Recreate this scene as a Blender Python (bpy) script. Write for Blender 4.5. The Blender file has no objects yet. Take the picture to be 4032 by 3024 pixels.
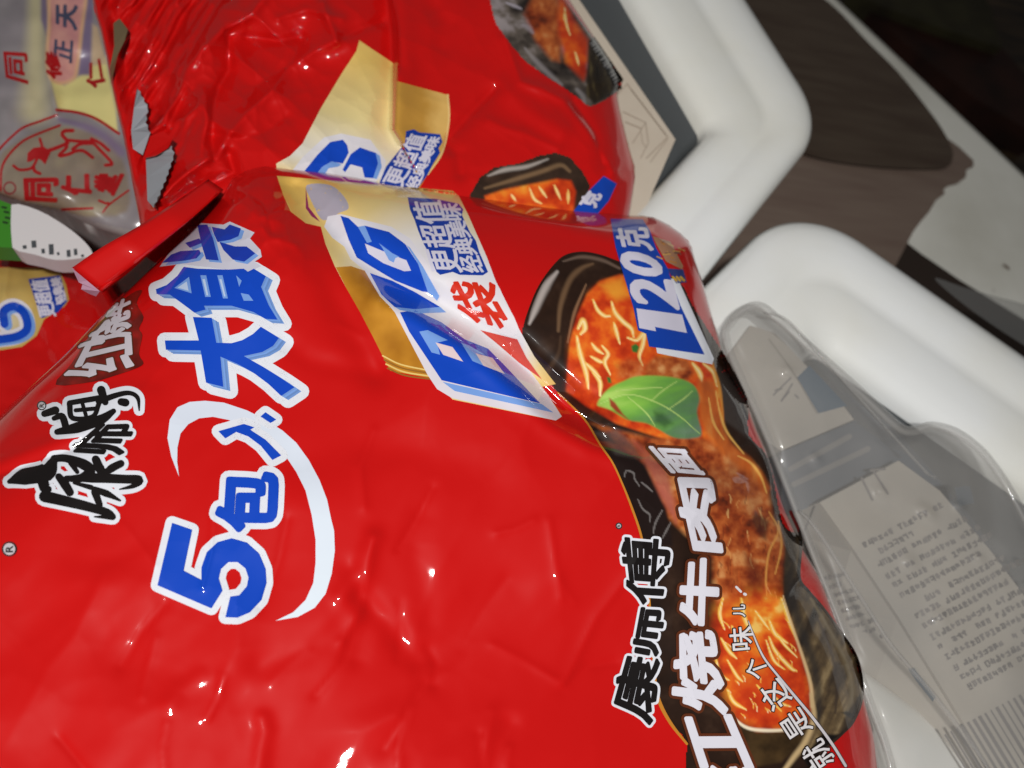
import bpy, math, random
import numpy as np
from mathutils import Matrix
from mathutils.geometry import tessellate_polygon

random.seed(7)
RS = np.random.RandomState(11)
sc = bpy.context.scene
C = sc.collection

# ------------------------------------------------------------------ camera
# W space: positions read from the photograph on a 2212 x 1659 grid.
# at(x, y, h) turns such a position into the world point on that line of sight
# at height h above the shelf (z = 0).
LENS, H = 26.0, 0.365
NN = np.array([0.26, 0.42, 1.0]); NN /= np.linalg.norm(NN)
XA = np.array([1.0, 0, 0]) - NN[0] * NN; XA /= np.linalg.norm(XA)
YA = np.cross(NN, XA)
R = np.stack([XA, YA, NN])
KP = 36.0 / LENS / 2212.0
camd = bpy.data.cameras.new('camera'); cam = bpy.data.objects.new('camera', camd); C.objects.link(cam)
camd.lens = LENS; camd.sensor_width = 36.0; camd.clip_start = 0.01; camd.clip_end = 50
cam.matrix_world = Matrix(((*R[0], 0), (*R[1], 0), (*R[2], H), (0, 0, 0, 1)))
camd.dof.use_dof = True; camd.dof.focus_distance = 0.262; camd.dof.aperture_fstop = 9.0
sc.camera = cam

# ------------------------------------------------------------------ light
wd = bpy.data.worlds.new('World'); sc.world = wd; wd.use_nodes = True
bg = wd.node_tree.nodes['Background']; bg.inputs[0].default_value = (1.0, 0.98, 0.96, 1); bg.inputs[1].default_value = 0.05
def flash(name, off, power):
    l = bpy.data.lights.new(name, 'AREA'); l.shape = 'DISK'; l.size = 0.030; l.energy = power; l.color = (1.0, 0.985, 0.965)
    o = bpy.data.objects.new(name, l); C.objects.link(o)
    m = cam.matrix_world.copy(); m.translation = [*(R @ np.array(off) + np.array([0, 0, H]))]
    o.matrix_world = m
flash('phone_flash', (0.015, 0.050, 0.48), 3.05)
flash('phone_flash', (0.050, 0.050, 0.48), 3.05)
sc.view_settings.view_transform = 'Standard'; sc.view_settings.look = 'None'
sc.view_settings.exposure = 0.0; sc.view_settings.gamma = 1.0
try:
    sc.cycles.use_denoising = True
except Exception:
    pass

# ------------------------------------------------------------------ helpers
def ray(px, py):
    px = np.asarray(px, float); py = np.asarray(py, float)
    return np.stack([(px - 1106) * KP, -(py - 829.5) * KP, -np.ones_like(px)], -1)
def at(px, py, h):
    r = ray(px, py); t = (H - np.asarray(h)) / -(r @ NN)
    return (r * t[..., None]) @ R.T + np.array([0, 0, H])
CAMP = np.array([0, 0, H])
def T(x0, y0, w):
    k = w / 2212.0
    def f(pts):
        return [((x0 + x * k) / 1.822785, (y0 + y * k) / 1.822785) for x, y in pts]
    return f
A00, A10, A20 = T(0, 0, 1344), T(1344, 0, 1344), T(2688, 0, 1344)
A01, A11, A21 = T(0, 1008, 1344), T(1344, 1008, 1344), T(2688, 1008, 1344)
A02, A12, A22 = T(0, 2016, 1344), T(1344, 2016, 1344), T(2688, 2016, 1344)
B01, B11, B21 = T(0, 756, 1008), T(1008, 756, 1008), T(2016, 756, 1008)
B22, BZ = T(2016, 1512, 1008), T(2268, 2268, 1008)
CT, PT, PU, L3 = T(1900, 0, 840), T(0, 0, 560), T(0, 420, 560), T(0, 960, 640)
I = lambda p: p

def lin(r, g, b):
    f = lambda v: (v / 255 / 12.92) if v <= 10 else ((v / 255 + 0.055) / 1.055) ** 2.4
    return (f(r), f(g), f(b))
def link(o, parent=None):
    C.objects.link(o)
    if parent: o.parent = parent
    return o
def thing(name, label, cat, group=None, loc=None):
    o = bpy.data.objects.new(name, None); C.objects.link(o); o.empty_display_size = 0.02
    o['label'] = label; o['category'] = cat
    if group: o['group'] = group
    return o
def tag(o, label, cat, group=None):
    o['label'] = label; o['category'] = cat
    if group: o['group'] = group
def mk(name, V, F, mat, parent=None, smooth=True, col=None, normals=None):
    me = bpy.data.meshes.new(name)
    V = np.asarray(V, np.float32).reshape(-1, 3)
    if isinstance(F, np.ndarray):
        n, k = F.shape
        me.vertices.add(len(V)); me.vertices.foreach_set('co', V.ravel())
        me.loops.add(n * k); me.loops.foreach_set('vertex_index', F.astype(np.int32).ravel())
        me.polygons.add(n); me.polygons.foreach_set('loop_start', np.arange(0, n * k, k, dtype=np.int32))
        me.polygons.foreach_set('loop_total', np.full(n, k, np.int32))
        me.update(calc_edges=True); me.validate()
    else:
        me.from_pydata([tuple(map(float, v)) for v in V], [], F); me.update()
    if smooth: me.polygons.foreach_set('use_smooth', np.ones(len(me.polygons), bool))
    if col is not None:
        a = me.color_attributes.new('Col', 'FLOAT_COLOR', 'POINT')
        c4 = np.ones((len(V), 4), np.float32); c4[:, :3] = col; a.data.foreach_set('color', c4.ravel())
    if normals is not None:
        me.normals_split_custom_set_from_vertices(normals.tolist())
    me.materials.append(mat)
    return link(bpy.data.objects.new(name, me), parent)

# value noise
def vn(x, y, s, seed=0):
    g = np.random.RandomState(seed).rand(64, 64)
    x = np.asarray(x) / s + 131.7; y = np.asarray(y) / s + 57.3
    xi = np.floor(x).astype(int); yi = np.floor(y).astype(int); fx = x - xi; fy = y - yi
    fx = fx * fx * (3 - 2 * fx); fy = fy * fy * (3 - 2 * fy)
    q = lambda a, b: g[a % 64, b % 64]
    return (q(xi, yi) * (1 - fx) + q(xi + 1, yi) * fx) * (1 - fy) + (q(xi, yi + 1) * (1 - fx) + q(xi + 1, yi + 1) * fx) * fy
def fbm(x, y, s, seed=0, n=4):
    return sum(vn(x, y, s / 2 ** i, seed + i) * 0.5 ** i for i in range(n)) / sum(0.5 ** i for i in range(n))
def crink(x, y, s, seed=0):
    """shallow bowls meeting in sharp ridges, as in creased film"""
    rs = np.random.RandomState(seed); J = rs.rand(64, 64, 3)
    x = np.asarray(x) / s + 200; y = np.asarray(y) / s + 200
    xi = np.floor(x).astype(int); yi = np.floor(y).astype(int); best = np.full(np.shape(x), 9.0)
    for i in (-1, 0, 1):
        for j in (-1, 0, 1):
            q = J[(xi + i) % 64, (yi + j) % 64]
            best = np.minimum(best, (x - xi - i - q[..., 0]) ** 2 + (y - yi - j - q[..., 1]) ** 2 + 0.5 * q[..., 2])
    return best
def pdist(px, py, poly, closed=False, signed=False):
    P = list(poly) + ([poly[0]] if closed else [])
    best = np.full(np.shape(px), 1e9); sg = np.zeros(np.shape(px))
    for (ax, ay), (bx, by) in zip(P[:-1], P[1:]):
        dx, dy = bx - ax, by - ay; L = dx * dx + dy * dy + 1e-9
        t = np.clip(((px - ax) * dx + (py - ay) * dy) / L, 0, 1)
        ex = px - ax - t * dx; ey = py - ay - t * dy; d = np.hypot(ex, ey)
        m = d < best; best = np.where(m, d, best)
        if signed: sg = np.where(m, np.sign(dx * ey - dy * ex), sg)
    return best * sg if signed else best
def inside(px, py, poly):
    r = np.zeros(np.shape(px), bool); n = len(poly); j = n - 1
    for i in range(n):
        xi, yi = poly[i]; xj, yj = poly[j]
        if yi != yj:
            r ^= ((yi > py) != (yj > py)) & (px < (xj - xi) * (py - yi) / (yj - yi) + xi)
        j = i
    return r
def smooth(pts, n=8, closed=False):
    P = np.array(pts, float); m = len(P)
    if m < 3: return [tuple(p) for p in P]
    out = []
    rng = range(m if closed else m - 1)
    for i in rng:
        p0 = P[i - 1] if (closed or i > 0) else 2 * P[0] - P[1]
        p1 = P[i]; p2 = P[(i + 1) % m]
        p3 = P[(i + 2) % m] if (closed or i + 2 < m) else 2 * P[-1] - P[-2]
        for k in range(n):
            t = k / n
            out.append(tuple(0.5 * (2 * p1 + (p2 - p0) * t + (2 * p0 - 5 * p1 + 4 * p2 - p3) * t * t + (3 * p1 - p0 - 3 * p2 + p3) * t ** 3)))
    if not closed: out.append(tuple(P[-1]))
    return out
def resample(pts, u):
    P = np.array(pts, float); s = np.r_[0, np.cumsum(np.hypot(*np.diff(P, axis=0).T))]; s /= s[-1]
    return np.stack([np.interp(u, s, P[:, 0]), np.interp(u, s, P[:, 1])], -1)
def sstep(a, b, x):
    t = np.clip((x - a) / (b - a), 0, 1); return t * t * (3 - 2 * t)

# ------------------------------------------------------------------ materials
def nt(name):
    m = bpy.data.materials.new(name); m.use_nodes = True
    t = m.node_tree; return m, t, t.nodes['Principled BSDF']
def bump(t, b, scale, strength, dist=0.0006, detail=3):
    tc = t.nodes.new('ShaderNodeTexCoord'); n = t.nodes.new('ShaderNodeTexNoise'); n.inputs['Scale'].default_value = scale
    n.inputs['Detail'].default_value = detail
    bp = t.nodes.new('ShaderNodeBump'); bp.inputs['Strength'].default_value = strength; bp.inputs['Distance'].default_value = dist
    t.links.new(tc.outputs['Object'], n.inputs['Vector']); t.links.new(n.outputs['Fac'], bp.inputs['Height']); t.links.new(bp.outputs['Normal'], b.inputs['Normal'])
    return tc, n
def film_mat(name, col=None, attr=False, rough=0.5, coat=1.0, crough=0.05, bs=0.05):
    m, t, b = nt(name)
    if attr:
        a = t.nodes.new('ShaderNodeAttribute'); a.attribute_name = 'Col'; t.links.new(a.outputs['Color'], b.inputs['Base Color'])
    else:
        b.inputs['Base Color'].default_value = (*col, 1)
    b.inputs['Roughness'].default_value = rough; b.inputs['Coat Weight'].default_value = coat; b.inputs['Coat Roughness'].default_value = crough; b.inputs['Specular IOR Level'].default_value = 0.09
    bump(t, b, 150, bs, 0.0004, 3)
    return m
RED = lin(200, 14, 13)
M_red = film_mat('red_printed_film', RED)
M_ink = film_mat('film_print_ink', attr=True)
M_silver = film_mat('silver_film_inside', lin(158, 160, 166), rough=0.4, coat=0.3)
M_pink = film_mat('pale_film_inside', lin(215, 170, 195), rough=0.5, coat=0.1)
def plain(name, col, rough=0.5, spec=0.5, noise=None, coat=0.0, bumpv=None):
    m, t, b = nt(name)
    b.inputs['Roughness'].default_value = rough; b.inputs['Specular IOR Level'].default_value = spec; b.inputs['Coat Weight'].default_value = coat
    b.inputs['Coat Roughness'].default_value = 0.06
    if noise:
        col2, scale = noise
        tc = t.nodes.new('ShaderNodeTexCoord'); n = t.nodes.new('ShaderNodeTexNoise'); n.inputs['Scale'].default_value = scale; n.inputs['Detail'].default_value = 5
        r = t.nodes.new('ShaderNodeValToRGB'); r.color_ramp.elements[0].position = 0.35; r.color_ramp.elements[1].position = 0.68
        r.color_ramp.elements[0].color = (*col, 1); r.color_ramp.elements[1].color = (*col2, 1)
        t.links.new(tc.outputs['Object'], n.inputs['Vector']); t.links.new(n.outputs['Fac'], r.inputs['Fac']); t.links.new(r.outputs['Color'], b.inputs['Base Color'])
    else:
        b.inputs['Base Color'].default_value = (*col, 1)
    if bumpv: bump(t, b, bumpv[0], bumpv[1], 0.001)
    return m
def attr_mat(name, rough=0.6, coat=0.0, bumpv=None):
    m, t, b = nt(name)
    a = t.nodes.new('ShaderNodeAttribute'); a.attribute_name = 'Col'; t.links.new(a.outputs['Color'], b.inputs['Base Color'])
    b.inputs['Roughness'].default_value = rough; b.inputs['Coat Weight'].default_value = coat; b.inputs['Coat Roughness'].default_value = 0.15
    if bumpv: bump(t, b, bumpv[0], bumpv[1], 0.001)
    return m
M_paper_ink = attr_mat('matt_print_ink', 0.6)
M_bagpaper = attr_mat('printed_carrier_bag_plastic', 0.4, 0.5, (60, 0.4))

def clear_mat(name, tint, milk, fac, rough=0.12):
    m, t, b = nt(name)
    b.inputs['Base Color'].default_value = (*milk, 1); b.inputs['Roughness'].default_value = 0.35
    b.inputs['Coat Weight'].default_value = 1.0; b.inputs['Coat Roughness'].default_value = rough
    tr = t.nodes.new('ShaderNodeBsdfTransparent'); tr.inputs[0].default_value = (*tint, 1)
    mx = t.nodes.new('ShaderNodeMixShader'); mx.inputs[0].default_value = fac
    t.links.new(tr.outputs[0], mx.inputs[1]); t.links.new(b.outputs[0], mx.inputs[2])
    t.links.new(mx.outputs[0], t.nodes['Material Output'].inputs['Surface'])
    bump(t, b, 60, 0.1, 0.0008)
    return m

# ------------------------------------------------------------------ print on surfaces
class Print:
    """Flat print collected as triangles in W space, then laid on a surface."""
    def __init__(s, surf, base=0.00022):
        s.surf = surf; s.base = base; s.tri = []; s.col = []; s.lay = []
    def add(s, tris, color, layer):
        tris = np.asarray(tris, float).reshape(-1, 3, 2)
        if not len(tris): return
        s.tri.append(tris); s.col.append((color, len(tris)))
        s.lay.append(np.broadcast_to(np.asarray(layer, float), (len(tris),)).copy())
    def poly(s, pts, color, layer=0, sm=0):
        if sm: pts = smooth(pts, sm, True)
        idx = tessellate_polygon([[(x, y, 0) for x, y in pts]])
        s.add([[pts[i] for i in t] for t in idx], color, layer)
    def stroke(s, pts, w, color, layer=0, sm=6, cap=True, closed=False):
        n0 = len(pts)
        ws = np.array(w if hasattr(w, '__len__') else [w] * n0, float)
        if closed:
            P = np.array(smooth(pts, sm, True) if sm else list(pts)); P = np.vstack([P, P[:1]]); W = np.full(len(P), ws[0])
        else:
            P = np.array(smooth(pts, sm) if sm else pts)
            W = np.interp(np.linspace(0, n0 - 1, len(P)), np.arange(n0), ws)
        d = np.gradient(P, axis=0) if len(P) > 2 else np.repeat((P[1] - P[0])[None], len(P), 0)
        if closed: d[0] = d[-1] = P[1] - P[-2]
        if not sm and len(P) > 2:
            u = np.diff(P, axis=0); u /= np.linalg.norm(u, axis=1)[:, None] + 1e-9
            if closed: d[0] = d[-1] = u[0] + u[-1]
            else: d[0] = u[0]; d[-1] = u[-1]
            d[1:-1] = u[1:] + u[:-1]
        L = np.linalg.norm(d, axis=1)[:, None] + 1e-9
        nrm = np.stack([-d[:, 1], d[:, 0]], -1) / L
        a = P + nrm * W[:, None] / 2; b = P - nrm * W[:, None] / 2
        t = []
        for i in range(len(P) - 1):
            t += [[a[i], b[i], b[i + 1]], [a[i], b[i + 1], a[i + 1]]]
        if cap and not closed:
            for e, q in ((0, -1), (len(P) - 1, 1)):
                ang = math.atan2(*(d[e] * q)[::-1]); r = W[e] / 2
                arc = [P[e] + r * np.array([math.cos(ang + k), math.sin(ang + k)]) for k in np.linspace(-math.pi / 2, math.pi / 2, 7)]
                t += [[P[e], arc[k], arc[k + 1]] for k in range(6)]
        s.add(t, color, layer)
    def outline(s, pts, w, color, layer=0, sm=0):
        """closed outline of width w with round joins"""
        P = smooth(pts, sm, True) if sm else list(pts)
        n = len(P)
        for i in range(n):
            a, b = np.array(P[i], float), np.array(P[(i + 1) % n], float)
            if np.hypot(*(b - a)) < 1e-6: continue
            s.stroke([a, b], w, color, layer + 0.002 * (i % 40), sm=0)
    def glyph(s, ch, quad, color, layer=0, bold=0, out=None):
        tr, edges = glyph(ch)
        Q = np.array(quad, float)
        def mp(p):
            u, v = p[..., :1], p[..., 1:]
            return (Q[0] * (1 - u) + Q[1] * u) * (1 - v) + (Q[3] * (1 - u) + Q[2] * u) * v
        if out:
            w, oc, ol = out
            for k, e in enumerate(edges): s.stroke([*mp(e)], w + bold, oc, ol + 0.002 * (k % 40), sm=0)
        if bold:
            for k, e in enumerate(edges): s.stroke([*mp(e)], bold, color, layer + 0.002 * (k % 40), sm=0)
        s.add(mp(tr), color, layer + 0.085)
    def text(s, st, quad, color, layer=0, bold=0, out=None, gap=0.06):
        Q = np.array(quad, float); n = len(st)
        for i, ch in enumerate(st):
            a, b = (i + gap / 2) / n, (i + 1 - gap / 2) / n
            q = [Q[0] + (Q[1] - Q[0]) * a, Q[0] + (Q[1] - Q[0]) * b, Q[3] + (Q[2] - Q[3]) * b, Q[3] + (Q[2] - Q[3]) * a]
            s.glyph(ch, q, color, layer, bold, out)
    def grid(s, poly, step, fn, layer=0):
        """dense patch whose colour is computed per point"""
        P = np.array(poly); x0, y0 = P.min(0); x1, y1 = P.max(0)
        nx, ny = int((x1 - x0) / step) + 2, int((y1 - y0) / step) + 2
        X, Y = np.meshgrid(x0 + np.arange(nx) * step, y0 + np.arange(ny) * step)
        cx, cy = X[:-1, :-1] + step / 2, Y[:-1, :-1] + step / 2
        m = inside(cx, cy, poly)
        i, j = np.nonzero(m)
        p = lambda a, b: np.stack([X[i + a, j + b], Y[i + a, j + b]], -1)
        t = np.concatenate([np.stack([p(0, 0), p(1, 0), p(1, 1)], 1), np.stack([p(0, 0), p(1, 1), p(0, 1)], 1)])
        s.add(t, fn, layer)
    def done(s, name, parent, mat=None, maxe=5.5):
        if not s.tri: return
        V, Cc, Lz = [], [], []
        for t, (c, n), l in zip(s.tri, s.col, s.lay):
            done_t, done_l = [], []
            while len(t):
                e = np.stack([np.linalg.norm(t[:, (k + 1) % 3] - t[:, k], axis=1) for k in range(3)], 1)
                k = e.argmax(1); big = e[np.arange(len(t)), k] > maxe
                done_t.append(t[~big]); done_l.append(l[~big])
                t, l, k = t[big], l[big], k[big]
                if not len(t): break
                r = np.arange(len(t)); a, b, o = t[r, k], t[r, (k + 1) % 3], t[r, (k + 2) % 3]; mdl = (a + b) / 2
                t = np.concatenate([np.stack([a, mdl, o], 1), np.stack([mdl, b, o], 1)]); l = np.concatenate([l, l])
            t = np.concatenate(done_t); l = np.concatenate(done_l)
            p = t.reshape(-1, 2)
            cc = c(p[:, 0], p[:, 1]) if callable(c) else np.broadcast_to(np.array(c), (len(p), 3))
            V.append(p); Cc.append(cc); Lz.append(np.repeat(l, 3))
        p = np.concatenate(V); col = np.concatenate(Cc); lz = np.concatenate(Lz)
        # same facing for every triangle
        q = p.reshape(-1, 3, 2); ar = np.cross(q[:, 1] - q[:, 0], q[:, 2] - q[:, 0])
        ok = np.abs(ar) > 1e-6
        fl = ar > 0
        idx = np.arange(len(p)).reshape(-1, 3); idx[fl] = idx[fl][:, ::-1]; idx = idx[ok].ravel()
        p, col, lz = p[idx], col[idx], lz[idx]
        h = s.surf(p[:, 0], p[:, 1]); P = at(p[:, 0], p[:, 1], h)
        Px = at(p[:, 0] + 1.5, p[:, 1], s.surf(p[:, 0] + 1.5, p[:, 1])); Py = at(p[:, 0], p[:, 1] + 1.5, s.surf(p[:, 0], p[:, 1] + 1.5))
        nr = np.cross(Py - P, Px - P); nr /= np.linalg.norm(nr, axis=1)[:, None] + 1e-12
        v = CAMP - P; v /= np.linalg.norm(v, axis=1)[:, None]
        P = P + v * (s.base + lz * 0.00007)[:, None]
        return mk(name, P, np.arange(len(P)).reshape(-1, 3), mat or M_ink, parent, True, col, nr)

_gl = {}
def glyph(ch):
    if ch in _gl: return _gl[ch]
    cu = bpy.data.curves.new('g', 'FONT'); cu.body = ch; cu.resolution_u = 3
    o = bpy.data.objects.new('g', cu); C.objects.link(o); bpy.context.view_layer.update()
    me = o.to_mesh(); me.calc_loop_triangles()
    v = np.array([p.co[:2] for p in me.vertices]); t = np.array([l.vertices[:] for l in me.loop_triangles])
    key = {}; mp = [key.setdefault((round(a, 5), round(b, 5)), i) for i, (a, b) in enumerate(v)]
    cnt = {}
    for f in t:
        for k in range(3):
            a, b = mp[f[k]], mp[f[(k + 1) % 3]]; e = (min(a, b), max(a, b)); cnt[e] = cnt.get(e, 0) + 1
    lo, hi = v.min(0), v.max(0); v = (v - lo) / np.maximum(hi - lo, 1e-6)
    ed = np.array([[v[a], v[b]] for (a, b), n in cnt.items() if n == 1])
    o.to_mesh_clear(); bpy.data.objects.remove(o); bpy.data.curves.remove(cu)
    _gl[ch] = (v[t], ed); return _gl[ch]

# ------------------------------------------------------------------ film bags
class Film:
    """A filled film bag: outline in W space, a height field with folds."""
    def __init__(s, top, right, bottom, left, edge, bulge, rad, folds=(), extra=None, gain=1.0):
        s.sides = [smooth(x, 4) for x in (top, right, bottom, left)]
        s.out = s.sides[0] + s.sides[1][1:] + s.sides[2][::-1][1:] + s.sides[3][::-1][1:-1]
        s.out = [s.out[i] for i in range(0, len(s.out), 2)]
        s.gain = gain; s.edge, s.bulge, s.rad, s.folds, s.extra = edge, bulge, rad, folds, extra
    def __call__(s, px, py):
        px = np.asarray(px, float); py = np.asarray(py, float)
        d = pdist(px, py, s.out, True); t = np.clip(d / s.rad, 0, 1)
        f = np.sqrt(np.maximum(1 - (1 - t) ** 2, 0))
        e = s.edge(px, py) if callable(s.edge) else s.edge
        h = e + s.bulge * f
        k = sstep(0, 40, d)
        for pl, amp, w, kind in s.folds:
            amp = amp * s.gain if abs(amp) < 0.004 else amp
            if kind == 's':
                q = pdist(px, py, pl, signed=True); h = h + k * amp * np.tanh(q / w) * np.exp(-(q / (7 * w)) ** 2)
            else:
                b_ = np.array(pl); mm = (px > b_[:, 0].min() - 5 * w) & (px < b_[:, 0].max() + 5 * w) & (py > b_[:, 1].min() - 5 * w) & (py < b_[:, 1].max() + 5 * w)
                if not mm.any(): continue
                q = np.full(px.shape, 1e6); q[mm] = pdist(px[mm], py[mm], pl)
                h = h + k * amp * (np.exp(-(q / w) ** 2) if kind == 'g' else np.exp(-(np.sqrt(q * q + (5 if abs(amp) > 0.0017 else 2.2) ** 2) - (5 if abs(amp) > 0.0017 else 2.2)) / w))
        if s.extra: h = h + k * s.extra(px, py)
        return h
    def build(s, n, m, mat, parent, zbot, name='film'):
        wu = lambda k: 0.45 * (0.5 - 0.5 * np.cos(np.pi * np.linspace(0, 1, k))) + 0.55 * np.linspace(0, 1, k)
        u, v = wu(n), wu(m)
        t, r, b, l = [resample(x, q) for x, q in zip(s.sides, (u, v, u, v))]
        U, Vv = u[None, :, None], v[:, None, None]
        G = (1 - Vv) * t[None] + Vv * b[None] + (1 - U) * l[:, None] + U * r[:, None] \
            - ((1 - U) * (1 - Vv) * t[0] + U * (1 - Vv) * t[-1] + (1 - U) * Vv * b[0] + U * Vv * b[-1])
        X, Y = G[..., 0], G[..., 1]
        P = at(X, Y, s(X, Y)).reshape(-1, 3)
        idx = np.arange(n * m).reshape(m, n)
        F = np.stack([idx[:-1, :-1], idx[1:, :-1], idx[1:, 1:], idx[:-1, 1:]], -1).reshape(-1, 4)
        if zbot is None: return mk(name, P, F, mat, parent)
        # underside
        Q = P.copy().reshape(m, n, 3); ctr = Q.reshape(-1, 3).mean(0)
        d = pdist(X, Y, s.out, True); f = np.sqrt(np.maximum(1 - (1 - np.clip(d / s.rad, 0, 1)) ** 2, 0))
        e = s.edge(X, Y) if callable(s.edge) else np.full(X.shape, s.edge)
        zb = zbot(X, Y) if callable(zbot) else np.full(X.shape, zbot)
        Q[..., :2] += (ctr[:2] - Q[..., :2]) * (0.06 * f)[..., None]
        Q[..., 2] = np.minimum(e * (1 - f) + zb * f, Q[..., 2] - 1e-4)
        bi = np.arange(n * m).reshape(m, n) + n * m
        bi[0], bi[-1], bi[:, 0], bi[:, -1] = idx[0], idx[-1], idx[:, 0], idx[:, -1]
        F2 = np.stack([bi[:-1, :-1], bi[:-1, 1:], bi[1:, 1:], bi[1:, :-1]], -1).reshape(-1, 4)
        o = mk(name, np.vstack([P, Q.reshape(-1, 3)]), np.vstack([F, F2]), mat, parent)
        return o

def sheet_px(name, pts, heights, mat, parent=None, thick=0.0006, sm=0, smoothf=False):
    """thin solid sheet from an outline in W space with a height per point"""
    pts = list(pts); hs = list(heights) if hasattr(heights, '__len__') else [heights] * len(pts)
    P = np.array([at(x, y, h) for (x, y), h in zip(pts, hs)])
    n = len(P); idx = tessellate_polygon([[(x, -y, 0) for x, y in pts]])
    Bt = P.copy(); v = P - CAMP; v /= np.linalg.norm(v, axis=1)[:, None]; Bt += v * thick
    F = [tuple(t) for t in idx] + [tuple(i + n for i in t[::-1]) for t in idx] + [(i, (i + 1) % n, (i + 1) % n + n, i + n) for i in range(n)]
    o = mk(name, np.vstack([P, Bt]), F, mat, parent, smoothf)
    return o
def prism_px(name, pts, htop, hbot, mat, parent=None):
    P = np.array([at(x, y, h) for (x, y), h in zip(pts, htop if hasattr(htop, '__len__') else [htop] * len(pts))])
    n = len(P); B = P.copy(); B[:, 2] = hbot
    idx = tessellate_polygon([[(x, -y, 0) for x, y in pts]])
    F = [tuple(t) for t in idx] + [tuple(i + n for i in t[::-1]) for t in idx] + [(i, i + n, (i + 1) % n + n, (i + 1) % n) for i in range(n)]
    return mk(name, np.vstack([P, B]), F, mat, parent, False)
def ribbon(name, a, b, ha, hb, mat, parent, k_=24, bow=0.0, thick=0.0006):
    ua = resample(smooth(a, 5), np.linspace(0, 1, k_)); ub = resample(smooth(b, 5), np.linspace(0, 1, k_)); m_ = 7
    V = []
    for j in range(m_):
        v = j / (m_ - 1); q_ = ua * (1 - v) + ub * v
        hh = (np.interp(np.linspace(0, 1, k_), np.linspace(0, 1, len(ha)), ha) * (1 - v) + np.interp(np.linspace(0, 1, k_), np.linspace(0, 1, len(hb)), hb) * v) + bow * math.sin(math.pi * v)
        V.append(at(q_[:, 0], q_[:, 1], hh))
    V = np.vstack(V); idx = np.arange(k_ * m_).reshape(m_, k_)
    F = np.stack([idx[:-1, :-1], idx[1:, :-1], idx[1:, 1:], idx[:-1, 1:]], -1).reshape(-1, 4)
    o = mk(name, V, F, mat, parent)
    md = o.modifiers.new('thickness', 'SOLIDIFY'); md.thickness = thick; md.offset = -1
    return o
flat = lambda h: (lambda x, y: np.full(np.shape(x), float(h)))

# ================================================================== SETTING
M_shelf, t, b = nt('white_enamel_with_rust')
b.inputs['Roughness'].default_value = 0.35
tc = t.nodes.new('ShaderNodeTexCoord')
vo = t.nodes.new('ShaderNodeTexVoronoi'); vo.inputs['Scale'].default_value = 30; vo.inputs['Randomness'].default_value = 1
rp = t.nodes.new('ShaderNodeValToRGB'); rp.color_ramp.elements[0].position = 0.04; rp.color_ramp.elements[1].position = 0.13
rp.color_ramp.elements[0].color = (*lin(92, 62, 40), 1); rp.color_ramp.elements[1].color = (*lin(226, 225, 216), 1)
ns = t.nodes.new('ShaderNodeTexNoise'); ns.inputs['Scale'].default_value = 9; ns.inputs['Detail'].default_value = 6
mx = t.nodes.new('ShaderNodeMix'); mx.data_type = 'RGBA'; mx.blend_type = 'MULTIPLY'; mx.inputs[0].default_value = 0.5
nr = t.nodes.new('ShaderNodeValToRGB'); nr.color_ramp.elements[0].color = (0.6, 0.58, 0.52, 1); nr.color_ramp.elements[0].position = 0.3; nr.color_ramp.elements[1].position = 0.6
wn = t.nodes.new('ShaderNodeTexNoise'); wn.inputs['Scale'].default_value = 60
ad = t.nodes.new('ShaderNodeVectorMath'); ad.operation = 'MULTIPLY_ADD'; ad.inputs[1].default_value = (0.02, 0.02, 0.02)
t.links.new(tc.outputs['Object'], wn.inputs['Vector']); t.links.new(wn.outputs['Color'], ad.inputs[0]); t.links.new(tc.outputs['Object'], ad.inputs[2])
t.links.new(ad.outputs[0], vo.inputs['Vector']); t.links.new(tc.outputs['Object'], ns.inputs['Vector'])
t.links.new(vo.outputs['Distance'], rp.inputs['Fac']); t.links.new(ns.outputs['Fac'], nr.inputs['Fac'])
t.links.new(rp.outputs['Color'], mx.inputs['A']); t.links.new(nr.outputs['Color'], mx.inputs['B']); t.links.new(mx.outputs['Result'], b.inputs['Base Color'])

M_floor, t, b = nt('dark_wood_floor')
b.inputs['Roughness'].default_value = 0.55
tc = t.nodes.new('ShaderNodeTexCoord'); mp_ = t.nodes.new('ShaderNodeMapping'); mp_.inputs['Scale'].default_value = (2, 22, 2); mp_.inputs['Rotation'].default_value = (0, 0, 0.5)
n1 = t.nodes.new('ShaderNodeTexNoise'); n1.inputs['Scale'].default_value = 3; n1.inputs['Detail'].default_value = 7
r1 = t.nodes.new('ShaderNodeValToRGB'); r1.color_ramp.elements[0].color = (*lin(34, 24, 18), 1); r1.color_ramp.elements[1].color = (*lin(84, 66, 44), 1)
r1.color_ramp.elements[0].position = 0.35; r1.color_ramp.elements[1].position = 0.7
t.links.new(tc.outputs['Object'], mp_.inputs['Vector']); t.links.new(mp_.outputs[0], n1.inputs['Vector']); t.links.new(n1.outputs['Fac'], r1.inputs['Fac']); t.links.new(r1.outputs['Color'], b.inputs['Base Color'])
ZF = -0.62
fl = mk('floor', [(-3, -3, ZF), (3, -3, ZF), (3, 3, ZF), (-3, 3, ZF)], [(0, 1, 2, 3)], M_floor, None, False); fl['kind'] = 'structure'

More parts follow.
